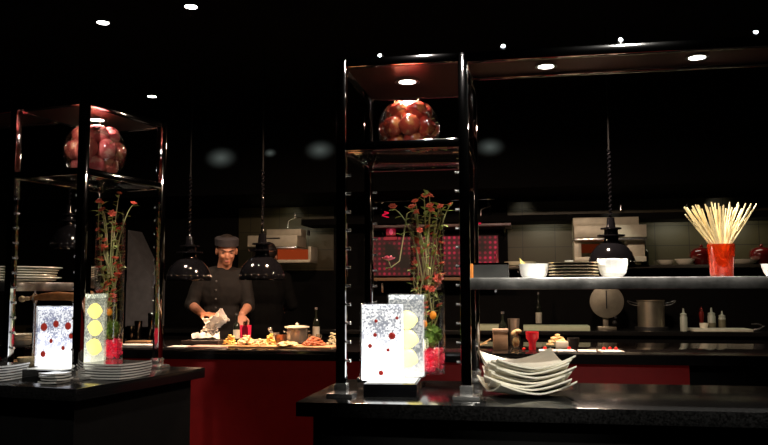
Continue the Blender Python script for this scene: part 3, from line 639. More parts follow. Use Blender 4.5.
slabthing('serving_board', 'pale board under the red brown meat heap by the right case', 'board', 300, 336, 2.40, .24, .012, mat('warm_board_b', (.72, .42, .22), .5, var=.2))
heapthing('meat_heap', 'red brown heap of sliced meat left of the right case', 'meat', 303, 325, 337, 2.44, 'meat', zt+.012, 6, 110)
heapthing('cauliflower', 'pale cauliflower head at the right case post', 'vegetable', 327, 338, 331, 2.7, 'cauli', zt, 7, 60)
lathe_item('red_cup', 'bright pink red cup beside the chef\'s bottle', 'cup', 245.5, 3.02, zt, [(5, 0), (5.7, 15.5), (5.2, 15.5), (4.4, 1)], 'pinkcup')
t = lathe_item('copper_pan', 'small copper pan with a handle beside the lidded pot', 'pan', 280.5, 2.72, zt, [(5.6, 0), (6, 9), (5.5, 9), (5.2, 1)], 'copper')
k = mpp(t.location); obj('pan_handle', tube(BM(), [(-5.6*k, 0, 8*k), (-10*k, .03, 11*k), (-13*k, .05, 13*k)], [.004, .005, .006]), 'bright', t)
t = lathe_item('cooking_pot', 'steel pot under a wide white lid on the chef counter', 'pot', 297, 2.9, zt, [(9.5, 0), (10.2, 2), (10.2, 14), (9.6, 14), (9.4, 3), (0, 2)], 'potsteel'); k = mpp(t.location)
for s in (-1, 1): obj('pot_handle', tube(BM(), [(s*10*k, 0, 10*k), (s*13*k, .01, 11*k), (s*13*k, -.01, 11*k), (s*10*k, -.012, 10*k)], .003), 'bright', t)
t = lathe_item('pot_lid', 'wide white lid resting on the steel pot', 'lid', 297, 2.9, zt+14.2*k, [(12.5, .6), (12.5, 1.6), (8, 2.6), (0, 3)], 'white')
obj('lid_knob', ball(BM(), (0, 0, 4*k), 1.6*k, 10), 'white', t)
t = lathe_item('ladle_cup', 'small steel cup with a spoon between red cup and copper pan', 'cup', 276, 2.95, zt, [(3.5, 0), (4, 9), (3.6, 9), (3, 1)], 'bright'); k = mpp(t.location)
obj('spoon', tube(ball(BM(), (-6*k, 0, 13*k), (2.4*k, 1.5*k, 1.6*k)), [(1*k, 0, 3*k), (-4.5*k, 0, 11.5*k)], .003), 'bright', t)
slabthing('steel_tray', 'shallow pale tray behind the food by the red cup', 'tray', 252, 280, 2.86, .16, .02, 'dullsteel')
for i, px in enumerate((310, 319)):
    lathe_item('stem_glass', 'small clear stem glass by the pot, %s' % ('nearer the pot', 'nearer the right case')[i], 'glass', px, 2.62, zt, [(3, 0), (2.6, .6), (.6, 1), (.6, 4), (2.6, 7), (2.9, 11), (2.4, 11), (2, 7)], 'glassedge', 'stem glasses by the pot')
def bottle(name, label, px, b, z, h, r, m, lab=True, neck=.32, group=None):
    t = lathe_item(name, label, 'bottle', px, b, z, [(r, 0), (r, h*.55), (r*.85, h*.63), (r*neck, h*.72), (r*neck, h*.95), (r*neck*1.25, h*.95), (r*neck*1.25, h), (0, h)], m, group); k = mpp(t.location)
    if lab: obj('bottle_label', lathe(BM(), [(r*1.03*k, h*.15*k), (r*1.03*k, h*.45*k)], cap=False), 'label', t)
    obj('bottle_cap', lathe(BM(), [(r*neck*1.4*k, h*.94*k), (r*neck*1.4*k, h*1.01*k)]), 'bright', t); return t
bottle('dark_bottle', 'dark bottle standing beside the chef\'s left hand', 236.5, 2.8, zt, 29, 3.2, 'bottle')
bottle('dark_bottle', 'slender dark bottle with grey label behind the meat, left of the right case', 316, 2.98, zt, 34, 3.4, 'bottle')
# glassware on the left of the chef's counter
for i, (px, w, h, m) in enumerate(((138, 4, 20, 'smoke'), (150, 2.6, 28, 'smoke'), (131, 5, 15, 'smoke'), (160, 4, 14, 'smoke'))):
    lathe_item('bar_glass', 'dim glass tumbler on the counter left of the chef, %s' % ('by the case post', 'tall slim one', 'short wide one', 'right of the case post')[i], 'glass', px, 2.9, zt, [(w*.8, 0), (w, h), (w*.86, h), (w*.66, 1)], m, 'bar glasses left of the chef')
for i, (px0, px1, b) in enumerate(((118, 158, 2.38), (128, 152, 2.75))):
    slabthing('white_napkin' if i == 0 else 'wood_board', ('crumpled white napkin seen right of the far left vase', 'small pale board with glasses left of the chef')[i], ('napkin', 'board')[i], px0, px1, b, .12, .012, ('cloth', 'wood')[i])
# ---------------------------------------------------------------- items on the chef's counter, right of the case
t = thing('carton', 'small square carton box on the counter right of the case', 'box', P_(500.5, 2.42, zt), RZ+.05); k = mpp(t.location)
obj('carton_body', box(BM(), (0, 0, 9*k), (14.5*k, 14.5*k, 18*k), bev=.001), 'carton', t); obj('carton_lid', box(BM(), (0, 0, 18.6*k), (15.4*k, 15.4*k, 3*k), bev=.001), mat('carton_top', (.75, .55, .4), .6), t)
bottle('dark_bottle', 'dark green wine bottle with pale capsule behind the carton', 503, 2.9, zt, 32, 4.2, 'bottle', True)
lathe_item('steel_tumbler', 'tapered steel tumbler between the dark bottle and the red cup', 'tumbler', 514, 2.95, zt, [(4, 0), (6, 25), (5.5, 25), (3.4, 1)], 'potsteel')
t = lathe_item('glass_jar', 'clear glass jar of garnish left of the red goblet', 'jar', 516, 2.5, zt, [(4.2, 0), (4.4, 13), (3.6, 15), (3.8, 17), (3.2, 17), (3, 14), (3.8, 12)], 'glassedge'); k = mpp(t.location)
obj('garnish', ball(ball(ball(BM(), (0, 0, 6*k), (3.6*k, 3.6*k, 5.5*k)), (2*k, 0, 17*k), (4*k, 3*k, 2.4*k)), (-1.5*k, 0, 15*k), (3*k, 3*k, 3*k)), 'veg', t)
lathe_item('red_goblet', 'red goblet-shaped cup on the counter right of the case', 'goblet', 532.5, 2.42, zt, [(3.6, 0), (3.4, 5), (3.8, 8), (6.2, 11), (6.5, 17.5), (6, 17.5), (5.5, 12), (0, 10)], 'redcup')
slabthing('food_box', 'white box of pale food beside the dark cup', 'box', 556, 568, 2.62, .09, .04, 'white')
heapthing('pale_food_heap', 'pale orange food heap on the white box', 'food', 548, 569, 334, 2.7, 'veg', zt+.01, 8, 60)
lathe_item('dark_cup', 'small black cup right of the red goblet', 'cup', 573.5, 2.6, zt, [(4.6, 0), (6, 10), (5.5, 10), (4, 1)], 'gasket')
for i, (px0, px1) in enumerate(((539, 556), (557, 575), (578, 596), (600, 622))):
    slabthing('white_napkin', 'folded white napkin in the row along the counter edge, %s' % ('nearest the red goblet', 'second from the goblet', 'third from the goblet', 'last at the right')[i], 'napkin', px0, px1, 2.28, .15, .008, 'cloth', rz=RZ+(.0, .08, -.05, .12)[i], group='napkins along the counter edge')
for i, (px, b, z) in enumerate(((524, 2.32, 0), (545, 2.33, .008), (569, 2.33, .008), (604, 2.33, .008), (610, 2.36, .008), (616, 2.34, .008))):
    t = lathe_item('cherry_tomato', 'small red tomato on the counter edge, %s' % ('on the bare stone by the red goblet', 'on the first napkin', 'on the second napkin', 'left on the last napkin', 'middle of the last napkin', 'right on the last napkin')[i], 'tomato', px, b, zt+z, [(0, 0), (1.4, .3), (1.9, 1.5), (1.4, 2.7), (0, 3)], 'tomato', 'cherry tomatoes', cap=False)
    k = mpp(t.location); obj('calyx', lathe(BM(), [(.6*k, 2.9*k), (.2*k, 3.6*k)]), 'stem', t)
t = thing('bread_basket', 'loose pale bread slices at the left end behind the stacked plates', 'bread', P_(484, 2.5, zt), RZ); k = mpp(t.location)
obj('slice', box(BM(), (0, 0, 5*k), (16*k, .05, 1.2*k), ry=-.55, bev=.002), 'veg', t); obj('slice', box(BM(), (-3*k, .06, 3*k), (12*k, .05, 1.2*k), ry=-.2, bev=.002), 'veg', t)
# ---------------------------------------------------------------- back worktop items
zw = HB+.001
def bw(px, b=4.95): return P_(px, b, zw)
slabthing('chopping_board', 'long pale green chopping board on the back worktop', 'board', 524, 588, 4.95, .3, .045, 'greenboard', z=zw)
slabthing('chopping_board', 'pale cream board beneath the wine bottle end of the worktop', 'board', 478, 504, 4.95, .3, .05, 'greenboard', z=zw)
slabthing('chopping_board', 'white chopping board by the squeeze bottles', 'board', 692, 747, 4.96, .30, .022, mat('white_board', (.75, .76, .62), .5, var=.03), z=zw)
bottle('white_label_bottle', 'dark bottle with white label behind the green board', 539, 5.2, zw, 36, 3, 'bottle')
t = thing('meat_slicer', 'round steel disc slicer on a short stand on the back worktop', 'slicer', bw(607, 5.1), RZ); k = mpp(t.location)
obj('disc_blade', lathe(BM(), [(0, -.012), (16.3*k, -.008), (16.6*k, 0), (16.3*k, .004), (5*k, .012), (0, .014)], (0, -.05, 28*k), 40, Matrix.Rotation(PI/2, 4, 'X'), cap=False), 'potdull', t)
obj('stand', box(box(BM(), (-1*k, .02, 6*k), (5*k, .05, 13*k), bev=.004), (0, .03, 1.5*k), (18*k, .14, 3*k), bev=.004), 'potdull', t)
obj('guide_arm', box(BM(), (-.5*k, -.075, 30*k), (1.2*k, .01, 18*k), bev=.002), 'gasket', t)
obj('knob', ball(ball(BM(), (7*k, -.06, 7*k), 2.4*k), (8*k, -.06, 12*k), 1.6*k), 'gasket', t)
t = thing('stock_pot', 'tall steel stock pot with loop handles on the back worktop', 'pot', bw(651.5, 5.1), RZ); k = mpp(t.location)
obj('pot_body', lathe(BM(), [(13*k, 3*k), (13*k, 28*k), (13.6*k, 28.6*k), (13.6*k, 29.4*k), (12.6*k, 29.4*k), (12.4*k, 5*k), (0, 4*k)], n=36), 'potdull', t)
obj('burner_ring', lathe(BM(), [(16*k, 0), (16*k, 3*k), (14*k, 3.2*k)]), 'gasket', t)
for s in (-1, 1): obj('loop_handle', tube(BM(), [(s*13*k, -.0, 24*k), (s*19*k, -.02, 25*k), (s*23*k, -.03, 28*k), (s*23*k, -.045, 29*k), (s*13*k, -.03, 26*k)], .004), 'bright', t)
def squeeze(label, px, b, h, r, fill):
    t = lathe_item('squeeze_bottle', label, 'squeeze bottle', px, b, zw, [(r, 0), (r*1.02, h*.62), (r*.8, h*.68), (r*.8, h*.70)], 'squeeze'); k = mpp(t.location)
    obj('nozzle_cap', lathe(BM(), [(r*.92*k, h*.69*k), (r*.92*k, h*.76*k), (r*.35*k, h*.80*k), (r*.2*k, h*k), (0, h*k)]), 'squeeze', t)
    if fill: obj('sauce_fill', lathe(BM(), [(r*1.015*k, .5*k), (r*1.035*k, h*fill*k)], cap=False), 'sauce', t)
squeeze('tall pale squeeze bottle left of the white chopping board', 684, 4.9, 22.5, 3.4, 0)
squeeze('squeeze bottle half full of dark sauce behind the white board', 712, 5.15, 22, 3.7, .32)
squeeze('smaller squeeze bottle with dark sauce, rightmost on the worktop', 722.5, 5.15, 19, 3.4, .55)
t = lathe_item('pepper_mill', 'slim dark red pepper mill behind the white ramekin', 'mill', 702, 5.15, zw, [(3, 0), (2.2, 4), (1.8, 9), (2.6, 15), (2.2, 18), (1.2, 18.6), (1.8, 20.5), (.6, 22), (0, 24)], 'mill')
lathe_item('ramekin', 'small white ramekin at the back of the white board', 'ramekin', 704, 5.0, zw+.023, [(3.6, 0), (4.4, 5), (4, 5), (3.4, 1)], 'white')
t = thing('steel_tongs', 'pale steel tongs at the right end of the back worktop', 'tongs', bw(758, 4.95), RZ); k = mpp(t.location)
obj('tong_arm', tube(BM(), [(-6*k, 0, 7*k), (0, .0, 7*k), (6*k, .02, 5*k)], [.006, .01, .006], 8), 'bright', t); obj('tong_arm', tube(BM(), [(-4*k, .02, 1*k), (1*k, .0, 2*k), (7*k, .02, 5*k)], [.006, .01, .006], 8), 'bright', t)
# ---------------------------------------------------------------- rear wall equipment
def salamander(label, px0, px1, b, rows, glow):
    """rows: (y top, y bottom, inset px, material)"""
    q = P_((px0+px1)/2, b, 1.6); k = mpp(q); W = (px1-px0)*k
    t = thing('salamander_grill', label, 'grill', Vector((q.x, q.y, D((px0+px1)/2, glow[1]+6, b).z)), RZ); Z = lambda y: D((px0+px1)/2, y, b).z - t.location.z
    for i, (y0, y1, ins0, ins1, m, dp, nm) in enumerate(rows):
        obj(nm, box(BM(), ((ins0-ins1)/2*k, (.34-dp)/2+.05, (Z(y0)+Z(y1))/2), (W-(ins0+ins1)*k, dp, Z(y0)-Z(y1)), bev=.004), m, t, ang=20)
    g0, g1, gx0, gx1 = glow[0], glow[1], glow[2], glow[3]
    obj('glowing_element', box(BM(), (((gx0+gx1)/2-(px0+px1)/2)*k, .15, (Z(g0)+Z(g1))/2), ((gx1-gx0)*k, .02, Z(g0)-Z(g1))), 'glow' if px0 < 400 else 'glowdim', t)
    return t, k, Z
rows = ((229, 236, 15, 12, 'dullsteel', .20, 'back_plate'), (236, 247, 0, 12, 'dullsteel', .34, 'hood'), (247.5, 249.5, 10, 12, 'bright', .36, 'front_lip'), (247, 263, 0, 42, 'darkceramic', .2, 'left_cheek'), (247, 263, 60, 0, 'dullsteel', .26, 'right_cheek'), (260, 263, 0, 0, 'dullsteel', .3, 'tray'))
t, k, Z = salamander('steel salamander grill glowing orange behind the chefs', 250, 313, 5.0, rows, (249, 260, 273, 312))
obj('vent_slot', box(BM(), (-6*k, -.125, Z(239)), (16*k, .01, .012)), 'gasket', t)
for s in (-14, 26): obj('vent_slot', box(BM(), (s*k, .07, Z(233)), (1.6*k, .05, 5*k)), 'gasket', t)
rows = ((217, 226, 0, 5, 'dullsteel', .20, 'back_plate'), (226, 238, 0, 0, 'dullsteel', .34, 'hood'), (239, 241, 0, 0, 'bright', .36, 'front_lip'), (241, 262, 0, 62, 'dullsteel', .26, 'left_cheek'), (241, 262, 52, 0, 'dullsteel', .2, 'right_cheek'), (257, 262, 0, 0, 'dullsteel', .28, 'tray'))
t, k, Z = salamander('steel salamander grill behind the right black heat lamp', 575, 644, 5.0, rows, (243, 252, 577, 606))
for s in (-29, 24): obj('vent_slot', box(BM(), (s*k, .07, Z(223)), (1.6*k, .05, 6*k)), 'gasket', t)
# wall shelves under the grills and the dishes on them
def wallshelf(label, px0, px1, py, b, dp, m='dullsteel', name='wall_shelf'):
    q = P_((px0+px1)/2, b, 1.5); k = mpp(q); z = D((px0+px1)/2, py, b).z
    t = thing(name, label, 'shelf', Vector((q.x, q.y, z)), RZ); W = (px1-px0)*k
    obj('shelf_board', box(BM(), (0, dp/2, -.015), (W, dp, .03), bev=.003), m, t)
    for s in (-.45, .45): obj('bracket', box(box(BM(), (s*W, dp*.55, -.04), (.02, dp*.9, .02)), (s*W, dp-.01, -.09), (.02, .02, .12)), 'chrome', t)
    return Vector((q.x, q.y, z+.001))
q = wallshelf('long dark steel wall shelf with dishes at the rear, right of the right case', 506, 775, 265, 5.1, .43, mat('dark_shelf', (.10, .095, .08), .3, .6))
zsh = q.z
for i, (px, r, h) in enumerate(((666, 9, 5), (685, 10, 6), (744, 14, 5))):
    lathe_item('shallow_dish', 'shallow pale dish on the rear wall shelf, %s' % ('leftmost', 'left of the breadsticks', 'right of the breadsticks')[i], 'dish', px, 5.25, zsh, [(r*.5, 0), (r*.8, h*.4), (r, h), (r*.94, h), (r*.7, h*.5), (0, h*.3)], 'white', 'dishes on the rear shelf')
for i, px in enumerate((702, 762)):
    t = lathe_item('casserole', 'round dark red casserole on the rear shelf, %s the breadsticks' % ('left behind', 'to the right of')[i], 'casserole', px, 5.3, zsh, [(7, 0), (10, 4), (11.5, 9), (11, 13), (8, 16), (0, 18)], 'redlac'); k = mpp(t.location)
    obj('lid_knob', ball(BM(), (0, 0, 19*k), 1.8*k, 10), 'redlac', t)
bottle('dark_bottle', 'dark bottle on the rear shelf right of the right grill', 645, 5.25, zsh, 24, 4, 'bottle', False)
lathe_item('round_board', 'pale round board on the rear shelf behind the white bowl', 'board', 520, 5.22, zsh, [(14, 0), (15.5, 1), (15.5, 4.5), (0, 5)], 'board')
# dim over-shelf with pools of light below, taps
slab('trim_2', -1.6, A1, 5.1, B1, 1.96, 2.02, 'black')
def tap(label, px, py):
    p = D(px, py, 5.3); t = thing('wall_tap', label, 'tap', p, RZ); k = mpp(p)
    obj('tap_pipe', tube(BM(), [(7*k, .23, 5*k), (7*k, .05, 5*k), (6*k, 0, 4*k), (1*k, 0, 3*k), (-3*k, 0, 1*k), (-3.4*k, 0, -6*k)], .008), 'bright', t)
    obj('tap_handle', tube(BM(), [(4*k, 0, 4*k), (4*k, 0, 9*k)], .006), 'bright', t)
for i, (px, py) in enumerate(((624, 204), (690, 202), (291, 222), (484, 211))): tap('small chrome wall tap, %s' % ('above the right grill', 'above the rear dishes', 'above the left grill', 'right of the right case')[i], px, py)
# soft lamp reflections on the soffit face, painted as dim glowing discs
def glow_mat():
    m = bpy.data.materials.new('painted_soffit_glow'); m.use_nodes = True
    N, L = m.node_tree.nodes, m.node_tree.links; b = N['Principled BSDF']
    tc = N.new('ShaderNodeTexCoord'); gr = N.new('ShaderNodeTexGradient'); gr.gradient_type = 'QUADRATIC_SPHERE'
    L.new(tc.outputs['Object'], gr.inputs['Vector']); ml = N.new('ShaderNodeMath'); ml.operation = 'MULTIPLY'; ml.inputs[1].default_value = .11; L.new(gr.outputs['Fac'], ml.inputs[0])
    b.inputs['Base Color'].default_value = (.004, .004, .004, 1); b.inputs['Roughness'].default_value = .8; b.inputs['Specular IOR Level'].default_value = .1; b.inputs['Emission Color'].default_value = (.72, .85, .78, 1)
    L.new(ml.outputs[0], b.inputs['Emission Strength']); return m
hm = glow_mat()
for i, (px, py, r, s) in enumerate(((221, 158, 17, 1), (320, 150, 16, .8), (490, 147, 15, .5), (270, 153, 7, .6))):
    p = D(px, py, 4.345); k = mpp(p); t = tag(obj('soffit_glow', lathe(BM(), [(0, .12), (.5, .08), (1, 0), (1, -.1), (0, -.1)], n=40, cap=False, mtx=Matrix.Rotation(PI/2, 4, 'X')), hm, None, p, RZ), 'dim lamp reflection painted high on the dark hood, %s' % ('above the chef', 'beside the right case\'s left post', 'right of the right case', 'small one between the two left ones')[i], 'painted reflection', 'painted hood reflections')
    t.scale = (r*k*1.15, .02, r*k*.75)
# heat lamps
def heat_lamp(label, px, zb, r, b=2.6):
    q = P_(px, b, zb); t = thing('heat_lamp', label, 'heat lamp', q)
    pr = [(r, 0), (r*1.03, .01), (r*.99, .05), (r*.86, .10), (r*.62, .145), (r*.34, .17), (r*.3, .19), (r*.3, .25), (r*.45, .252), (r*.45, .262), (r*.2, .265), (r*.16, .33)]
    inn = [(x*.94, z+.004) for x, z in pr[:6]][::-1]
    obj('dome_shade', lathe(BM(), pr, n=40, cap=False), 'blackgloss', t)
    obj('inner_shade', lathe(BM(), [(r*.96, .006), (r*.9, .05), (r*.7, .1), (0, .13)], n=32, cap=False), 'chrome', t)
    obj('collar', lathe(BM(), [(r*.6, .205), (r*.6, .215)]), 'blackgloss', t)
    pts = [(.008*math.cos(a*.9), .008*math.sin(a*.9), .33+a*.0042) for a in range(0, 110)]
    obj('coiled_cord', tube(BM(), pts, .006, 6), 'blackgloss', t)
    obj('cord', tube(BM(), [(0, 0, .78), (0, 0, ZC-zb)], .006), 'black', t)
    obj('bulb', ball(BM(), (0, 0, .06), (.035, .035, .045)), mat('heat_bulb', (.6, .1, .03), .3, emit=(1, .3, .08), es=.6), t)
    # ring of bright beads added around the rim as sparkle reflections
    for i in range(20):
        a = 2*PI*i/20; obj('rim_glint', ball(BM(), (r*1.0*math.cos(a), r*1.0*math.sin(a), .035), .004, 6), 'bright', t)
    return q
HL = [heat_lamp('glossy black dome heat lamp hanging right, behind the white cup', 612, 1.43, .15), heat_lamp('glossy black dome heat lamp hanging to the right of the chef', 262, 1.36, .16), heat_lamp('glossy black dome heat lamp hanging left of the chef', 189, 1.36, .16, 2.75), heat_lamp('glossy black dome heat lamp seen inside the far left case', 68, 1.60, .13, 2.6)]
# red back bar
t = thing('perforated_screen', 'dark perforated screen glowing red at the rear, behind the right case', 'screen', D(432, 276, 5.3), RZ); k = mpp(t.location)
obj('perforated_sheet', box(BM(), (0, 0, 20*k), (132*k, .02, 40*k)), 'perf', t, smooth=False); obj('frame', box(box(BM(), (0, -.005, 40.5*k), (134*k, .04, 1.5*k)), (0, -.005, -.5*k), (134*k, .04, 1.5*k)), 'black', t)
zwood = wallshelf('wooden shelf board under the red perforated screen', 368, 500, 277.5, 5.1, .4, 'wood')
wallshelf('thin dark steel shelf above the perforated screen', 368, 511, 224, 5.1, .43, mat('dark_shelf_b', (.10, .07, .07), .35, .6))
z2 = wallshelf('upper thin dark shelf with a red light strip at the rear', 368, 495, 198, 5.15, .38, 'chrome')
for i, (px0, px1, y) in enumerate(((380, 420, 198), (471, 492, 194), (466, 481, 223.5))):
    p = D((px0+px1)/2, y, 5.085); k = mpp(p)
    tag(obj('red_light_strip', box(BM(), (0, 0, 0), ((px1-px0)*k, .015, 1.6*k), bev=.002), 'redled', None, p, RZ), 'short red light strip on the rear shelves, %s' % ('behind the vase top', 'top right of the right case', 'lower one right of the case post')[i], 'light strip', 'red light strips')
p = D(391, 237.5, 5.3); k = mpp(p); t = thing('red_lantern', 'small red glowing square lantern on the rear shelves', 'lantern', p, RZ)
obj('lantern_case', box(box(BM(), (0, 0, 5*k), (9*k, .05, 10*k), bev=.004), (0, 0, -1*k), (12*k, .08, 3*k)), mat('dim_red_box', (.25, .01, .02), .4, emit=(1, .02, .08), es=.14), t); obj('lantern_window', ball(BM(), (.5*k, -.026, 5.5*k), (2*k, .006, 3*k)), mat('pink_glow', (.8, .1, .2), .4, emit=(1, .1, .2), es=.4), t)
p = D(385.5, 223, 5.25); k = mpp(p); tag(obj('red_coil_ornament', tube(BM(), [(3*k*math.cos(a*.7), 2*k*math.sin(a*.7), (1+a*.5)*k) for a in range(22)], .8*k*.8, 6), 'redled', None, p, RZ), 'small red coiled ornament standing on the thin steel shelf', 'ornament')
t = lathe_item('spirit_bottle', 'slim pinkish bottle right of the case before the red screen', 'bottle', 497, 5.2, zwood.z, [(2.6, 0), (2.6, 14), (1.8, 18), (.9, 21), (.9, 27), (0, 27)], mat('pink_glass', (.35, .05, .07), .15))
# grey sloping duct seen left
p = D(128, 230, 4.6); k = mpp(p); bm = bmesh.new()
vv = [bm.verts.new(v) for v in ((0, 0, 0), (27*k, 0, -52*k), (0, 0, -52*k), (0, .3, 0), (27*k, .3, -52*k), (0, .3, -52*k))]
for f in ((0, 2, 1), (3, 4, 5), (0, 1, 4, 3), (1, 2, 5, 4), (2, 0, 3, 5)): bm.faces.new([vv[i] for i in f])
box(bm, (13*k, .15, -74*k), (27*k, .3, 44*k)); bmesh.ops.recalc_face_normals(bm, faces=bm.faces)
tag(obj('steel_duct', bm, mat('grey_duct', (.16, .16, .17), .6), None, p, RZ, smooth=False), 'grey sloping steel duct at the rear, right of the far left vase', 'duct')
# ---------------------------------------------------------------- ceiling lights
for i, (px, py) in enumerate(((103, 22), (191, 6), (152, 96))):
    p = G(px, py, ZC-.004); t = thing('ceiling_downlight', 'small bright ceiling downlight, %s' % ('upper left above the left case', 'topmost, nearest the top edge', 'lowest, right of the left case')[i], 'downlight', p, 0, 'ceiling downlights')
    obj('rim', lathe(BM(), [(.05, .003), (.05, -.006), (.04, -.006), (.04, .003)], cap=False), 'chrome', t); obj('lamp_disc', lathe(BM(), [(.038, -.002), (.038, -.004)]), 'led', t)
    lamp('SPOT', 'ceiling_spot', p - Vector((0, 0, .03)), 18, (1, .9, .75), p - Vector((0, 0, 2)), .04, 70, .5)
# ---------------------------------------------------------------- people
def capsule(bm, a, b, ra, rb, fx=1.0, n=14):
    a, b = Vector(a), Vector(b); d = (b-a).normalized(); L = (b-a).length; pts, rr = [], []
    for i in range(5): q = -1+i*.25; pts.append(a + d*ra*q*.98); rr.append(ra*math.sqrt(max(.02, 1-q*q)))
    for i in range(1, 5): pts.append(a.lerp(b, i/4)); rr.append(ra+(rb-ra)*i/4)
    for i in range(1, 5): q = i*.25; pts.append(b + d*rb*q*.98); rr.append(rb*math.sqrt(max(.02, 1-q*q)))
    tube(bm, pts, rr, n, fx); return bm
def fuse(name, bm, m, parent, vox=.007, it=6, fac=.5):
    me = bpy.data.meshes.new(name); bm.to_mesh(me); bm.free(); o = bpy.data.objects.new(name, me); C.objects.link(o)
    r = o.modifiers.new('r', 'REMESH'); r.mode = 'VOXEL'; r.voxel_size = vox; s = o.modifiers.new('s', 'SMOOTH'); s.iterations = it; s.factor = fac
    dg = bpy.context.evaluated_depsgraph_get(); nm = bpy.data.meshes.new_from_object(o.evaluated_get(dg)); o.modifiers.clear(); o.data = nm; bpy.data.meshes.remove(me)
    nm.materials.clear(); nm.materials.append(M[m]); nm.polygons.foreach_set('use_smooth', [True]*len(nm.polygons)); o.parent = parent; return o
def person(label, loc, rz, hat, arms, head_tilt, hands=True, lean=0.):
    t = thing('person', label, 'person', loc, rz); V = Vector
    hd = V((head_tilt[0], head_tilt[1], 1.60)); hr = Matrix.Translation(hd) @ Matrix.Rotation(head_tilt[3], 4, 'Z') @ Matrix.Rotation(head_tilt[4], 4, 'Y') @ Matrix.Rotation(head_tilt[2], 4, 'X')
    b = BM(); hb = lambda c, r: ball(b, hr @ V(c), r, 18, hr.to_3x3().to_4x4())
    hb((0, .015, .045), (.077, .096, .088)); hb((0, -.02, -.02), (.064, .075, .085)); hb((0, -.055, -.075), (.036, .036, .030)); hb((0, -.02, -.06), (.055, .06, .04))
    hb((0, -.095, -.012), (.012, .018, .024)); hb((0, -.105, -.024), (.014, .014, .011)); hb((0, -.082, .028), (.05, .014, .010)); hb((-.034, -.073, -.02), (.022, .02, .018)); hb((.034, -.073, -.02), (.022, .02, .018))
    hb((0, -.088, -.056), (.020, .012, .010))
    for s in (-1, 1): hb((s*.079, .012, -.002), (.011, .021, .032))
    capsule(b, (0, .0, 1.40), hr @ V((0, .02, -.05)), .060, .056)
    # torso, legs (covered by clothing)
    ball(b, (0, .0, 1.30), (.16, .10, .17)); ball(b, (0, 0, 1.08), (.135, .095, .16)); ball(b, (0, 0, .93), (.15, .105, .12)); capsule(b, (-.15, 0, 1.405), (.15, 0, 1.405), .045, .045)
    for s in (-1, 1):
        capsule(b, (s*.085, 0, .9), (s*.095, -.01, .5), .078, .052); capsule(b, (s*.095, -.01, .5), (s*.1, .02, .09), .050, .036); capsule(b, (s*.1, .02, .045), (s*.11, -.14, .035), .038, .03)
    for sh, el, wr, hn in arms:
        sh, el, wr, hn = map(V, (sh, el, wr, hn)); capsule(b, sh, el, .048, .041); capsule(b, el, wr, .042, .028)
        d = (hn-wr).normalized(); side = d.cross(V((0, -.35, 1))).normalized(); up = side.cross(d).normalized(); s = 1 if sh.x < 0 else -1
        R3 = Matrix((side, d, up)).transposed().to_4x4()
        ball(b, wr + d*.055, (.040, .052, .017), 14, R3)
        for i, (o_, l) in enumerate(((-.029, .075), (-.010, .084), (.010, .079), (.027, .062))):
            p0 = wr + d*.095 + side*o_; p1 = p0 + d*l*.42 - up*.006 + side*o_*.12; p2 = p1 + d*l*.24 - up*l*.22; p3 = p2 + d*l*.06 - up*l*.26
            tube(b, [p0-d*.02, p0, p1, p2, p3, p3-up*.004], [.0095, .0098, .009, .0085, .0075, .003], 8)
        p0 = wr + d*.03 + side*s*.030; p1 = p0 + side*s*.026 + d*.025 - up*.012; p2 = p1 + d*.032 - up*.016; tube(b, [p0-side*s*.015, p0, p1, p2, p2+d*.006], [.013, .0135, .011, .009, .003], 8)
    body = fuse('body', b, 'skin', t, .0062, 4)
    # jacket
    j = BM(); ball(j, (0, .0, 1.28), (.185, .125, .20)); ball(j, (0, 0, 1.05), (.165, .118, .22)); ball(j, (0, 0, .90), (.175, .125, .14)); capsule(j, (-.155, .0, 1.40), (.155, 0, 1.40), .062, .062)
    for s in (-1, 1): capsule(j, (s*.05, 0, 1.44), (s*.15, 0, 1.405), .05, .06)
    lathe(j, [(.055, 1.41), (.074, 1.44), (.070, 1.475), (.062, 1.478), (.05, 1.44)], n=24)
    for sh, el, wr, hn in arms:
        sh, el, wr = map(V, (sh, el, wr)); capsule(j, sh, el, .066, .056); tube(j, [el + (sh-el)*.12, el, el.lerp(wr, .10), el.lerp(wr, .22), el.lerp(wr, .24)], [.055, .056, .057, .057, .05], 14)
    jk = fuse('jacket', j, 'jacket' if hat else 'trousers', t, .010, 5)
    for vx in jk.data.vertices:
        vx.co += vx.normal*.004*(noise.noise(vx.co*14)+.6*noise.noise(vx.co*33))
    if hands:
        for i in range(5): obj('button', ball(BM(), (-.035, -.128+(.012 if i == 0 else 0), 1.36-i*.07), (.008, .005, .008), 8), 'btn', t)
    tr = BM(); ball(tr, (0, 0, .90), (.168, .122, .13))
    for s in (-1, 1): capsule(tr, (s*.085, 0, .88), (s*.096, -.01, .5), .092, .068); capsule(tr, (s*.096, -.01, .5), (s*.1, .02, .08), .068, .058)
    fuse('trousers', tr, 'trousers', t, .012, 3)
    for s in (-1, 1): obj('shoe', ball(box(BM(), (s*.107, -.05, .012), (.09, .27, .024), bev=.008), (s*.107, -.06, .045), (.047, .135, .042)), 'gasket', t)
    # hair, hat, face details
    hm_ = BM(); ball(hm_, (0, .028, .05), (.083, .095, .090), 24)
    for v in hm_.verts:
        if v.co.y < -.035: v.co.y = -.035 + (v.co.y+.035)*.1
        if v.co.z < -.02: v.co.z = -.02
    bmesh.ops.transform(hm_, matrix=hr, verts=hm_.verts); obj('hair', hm_, 'hair', t)
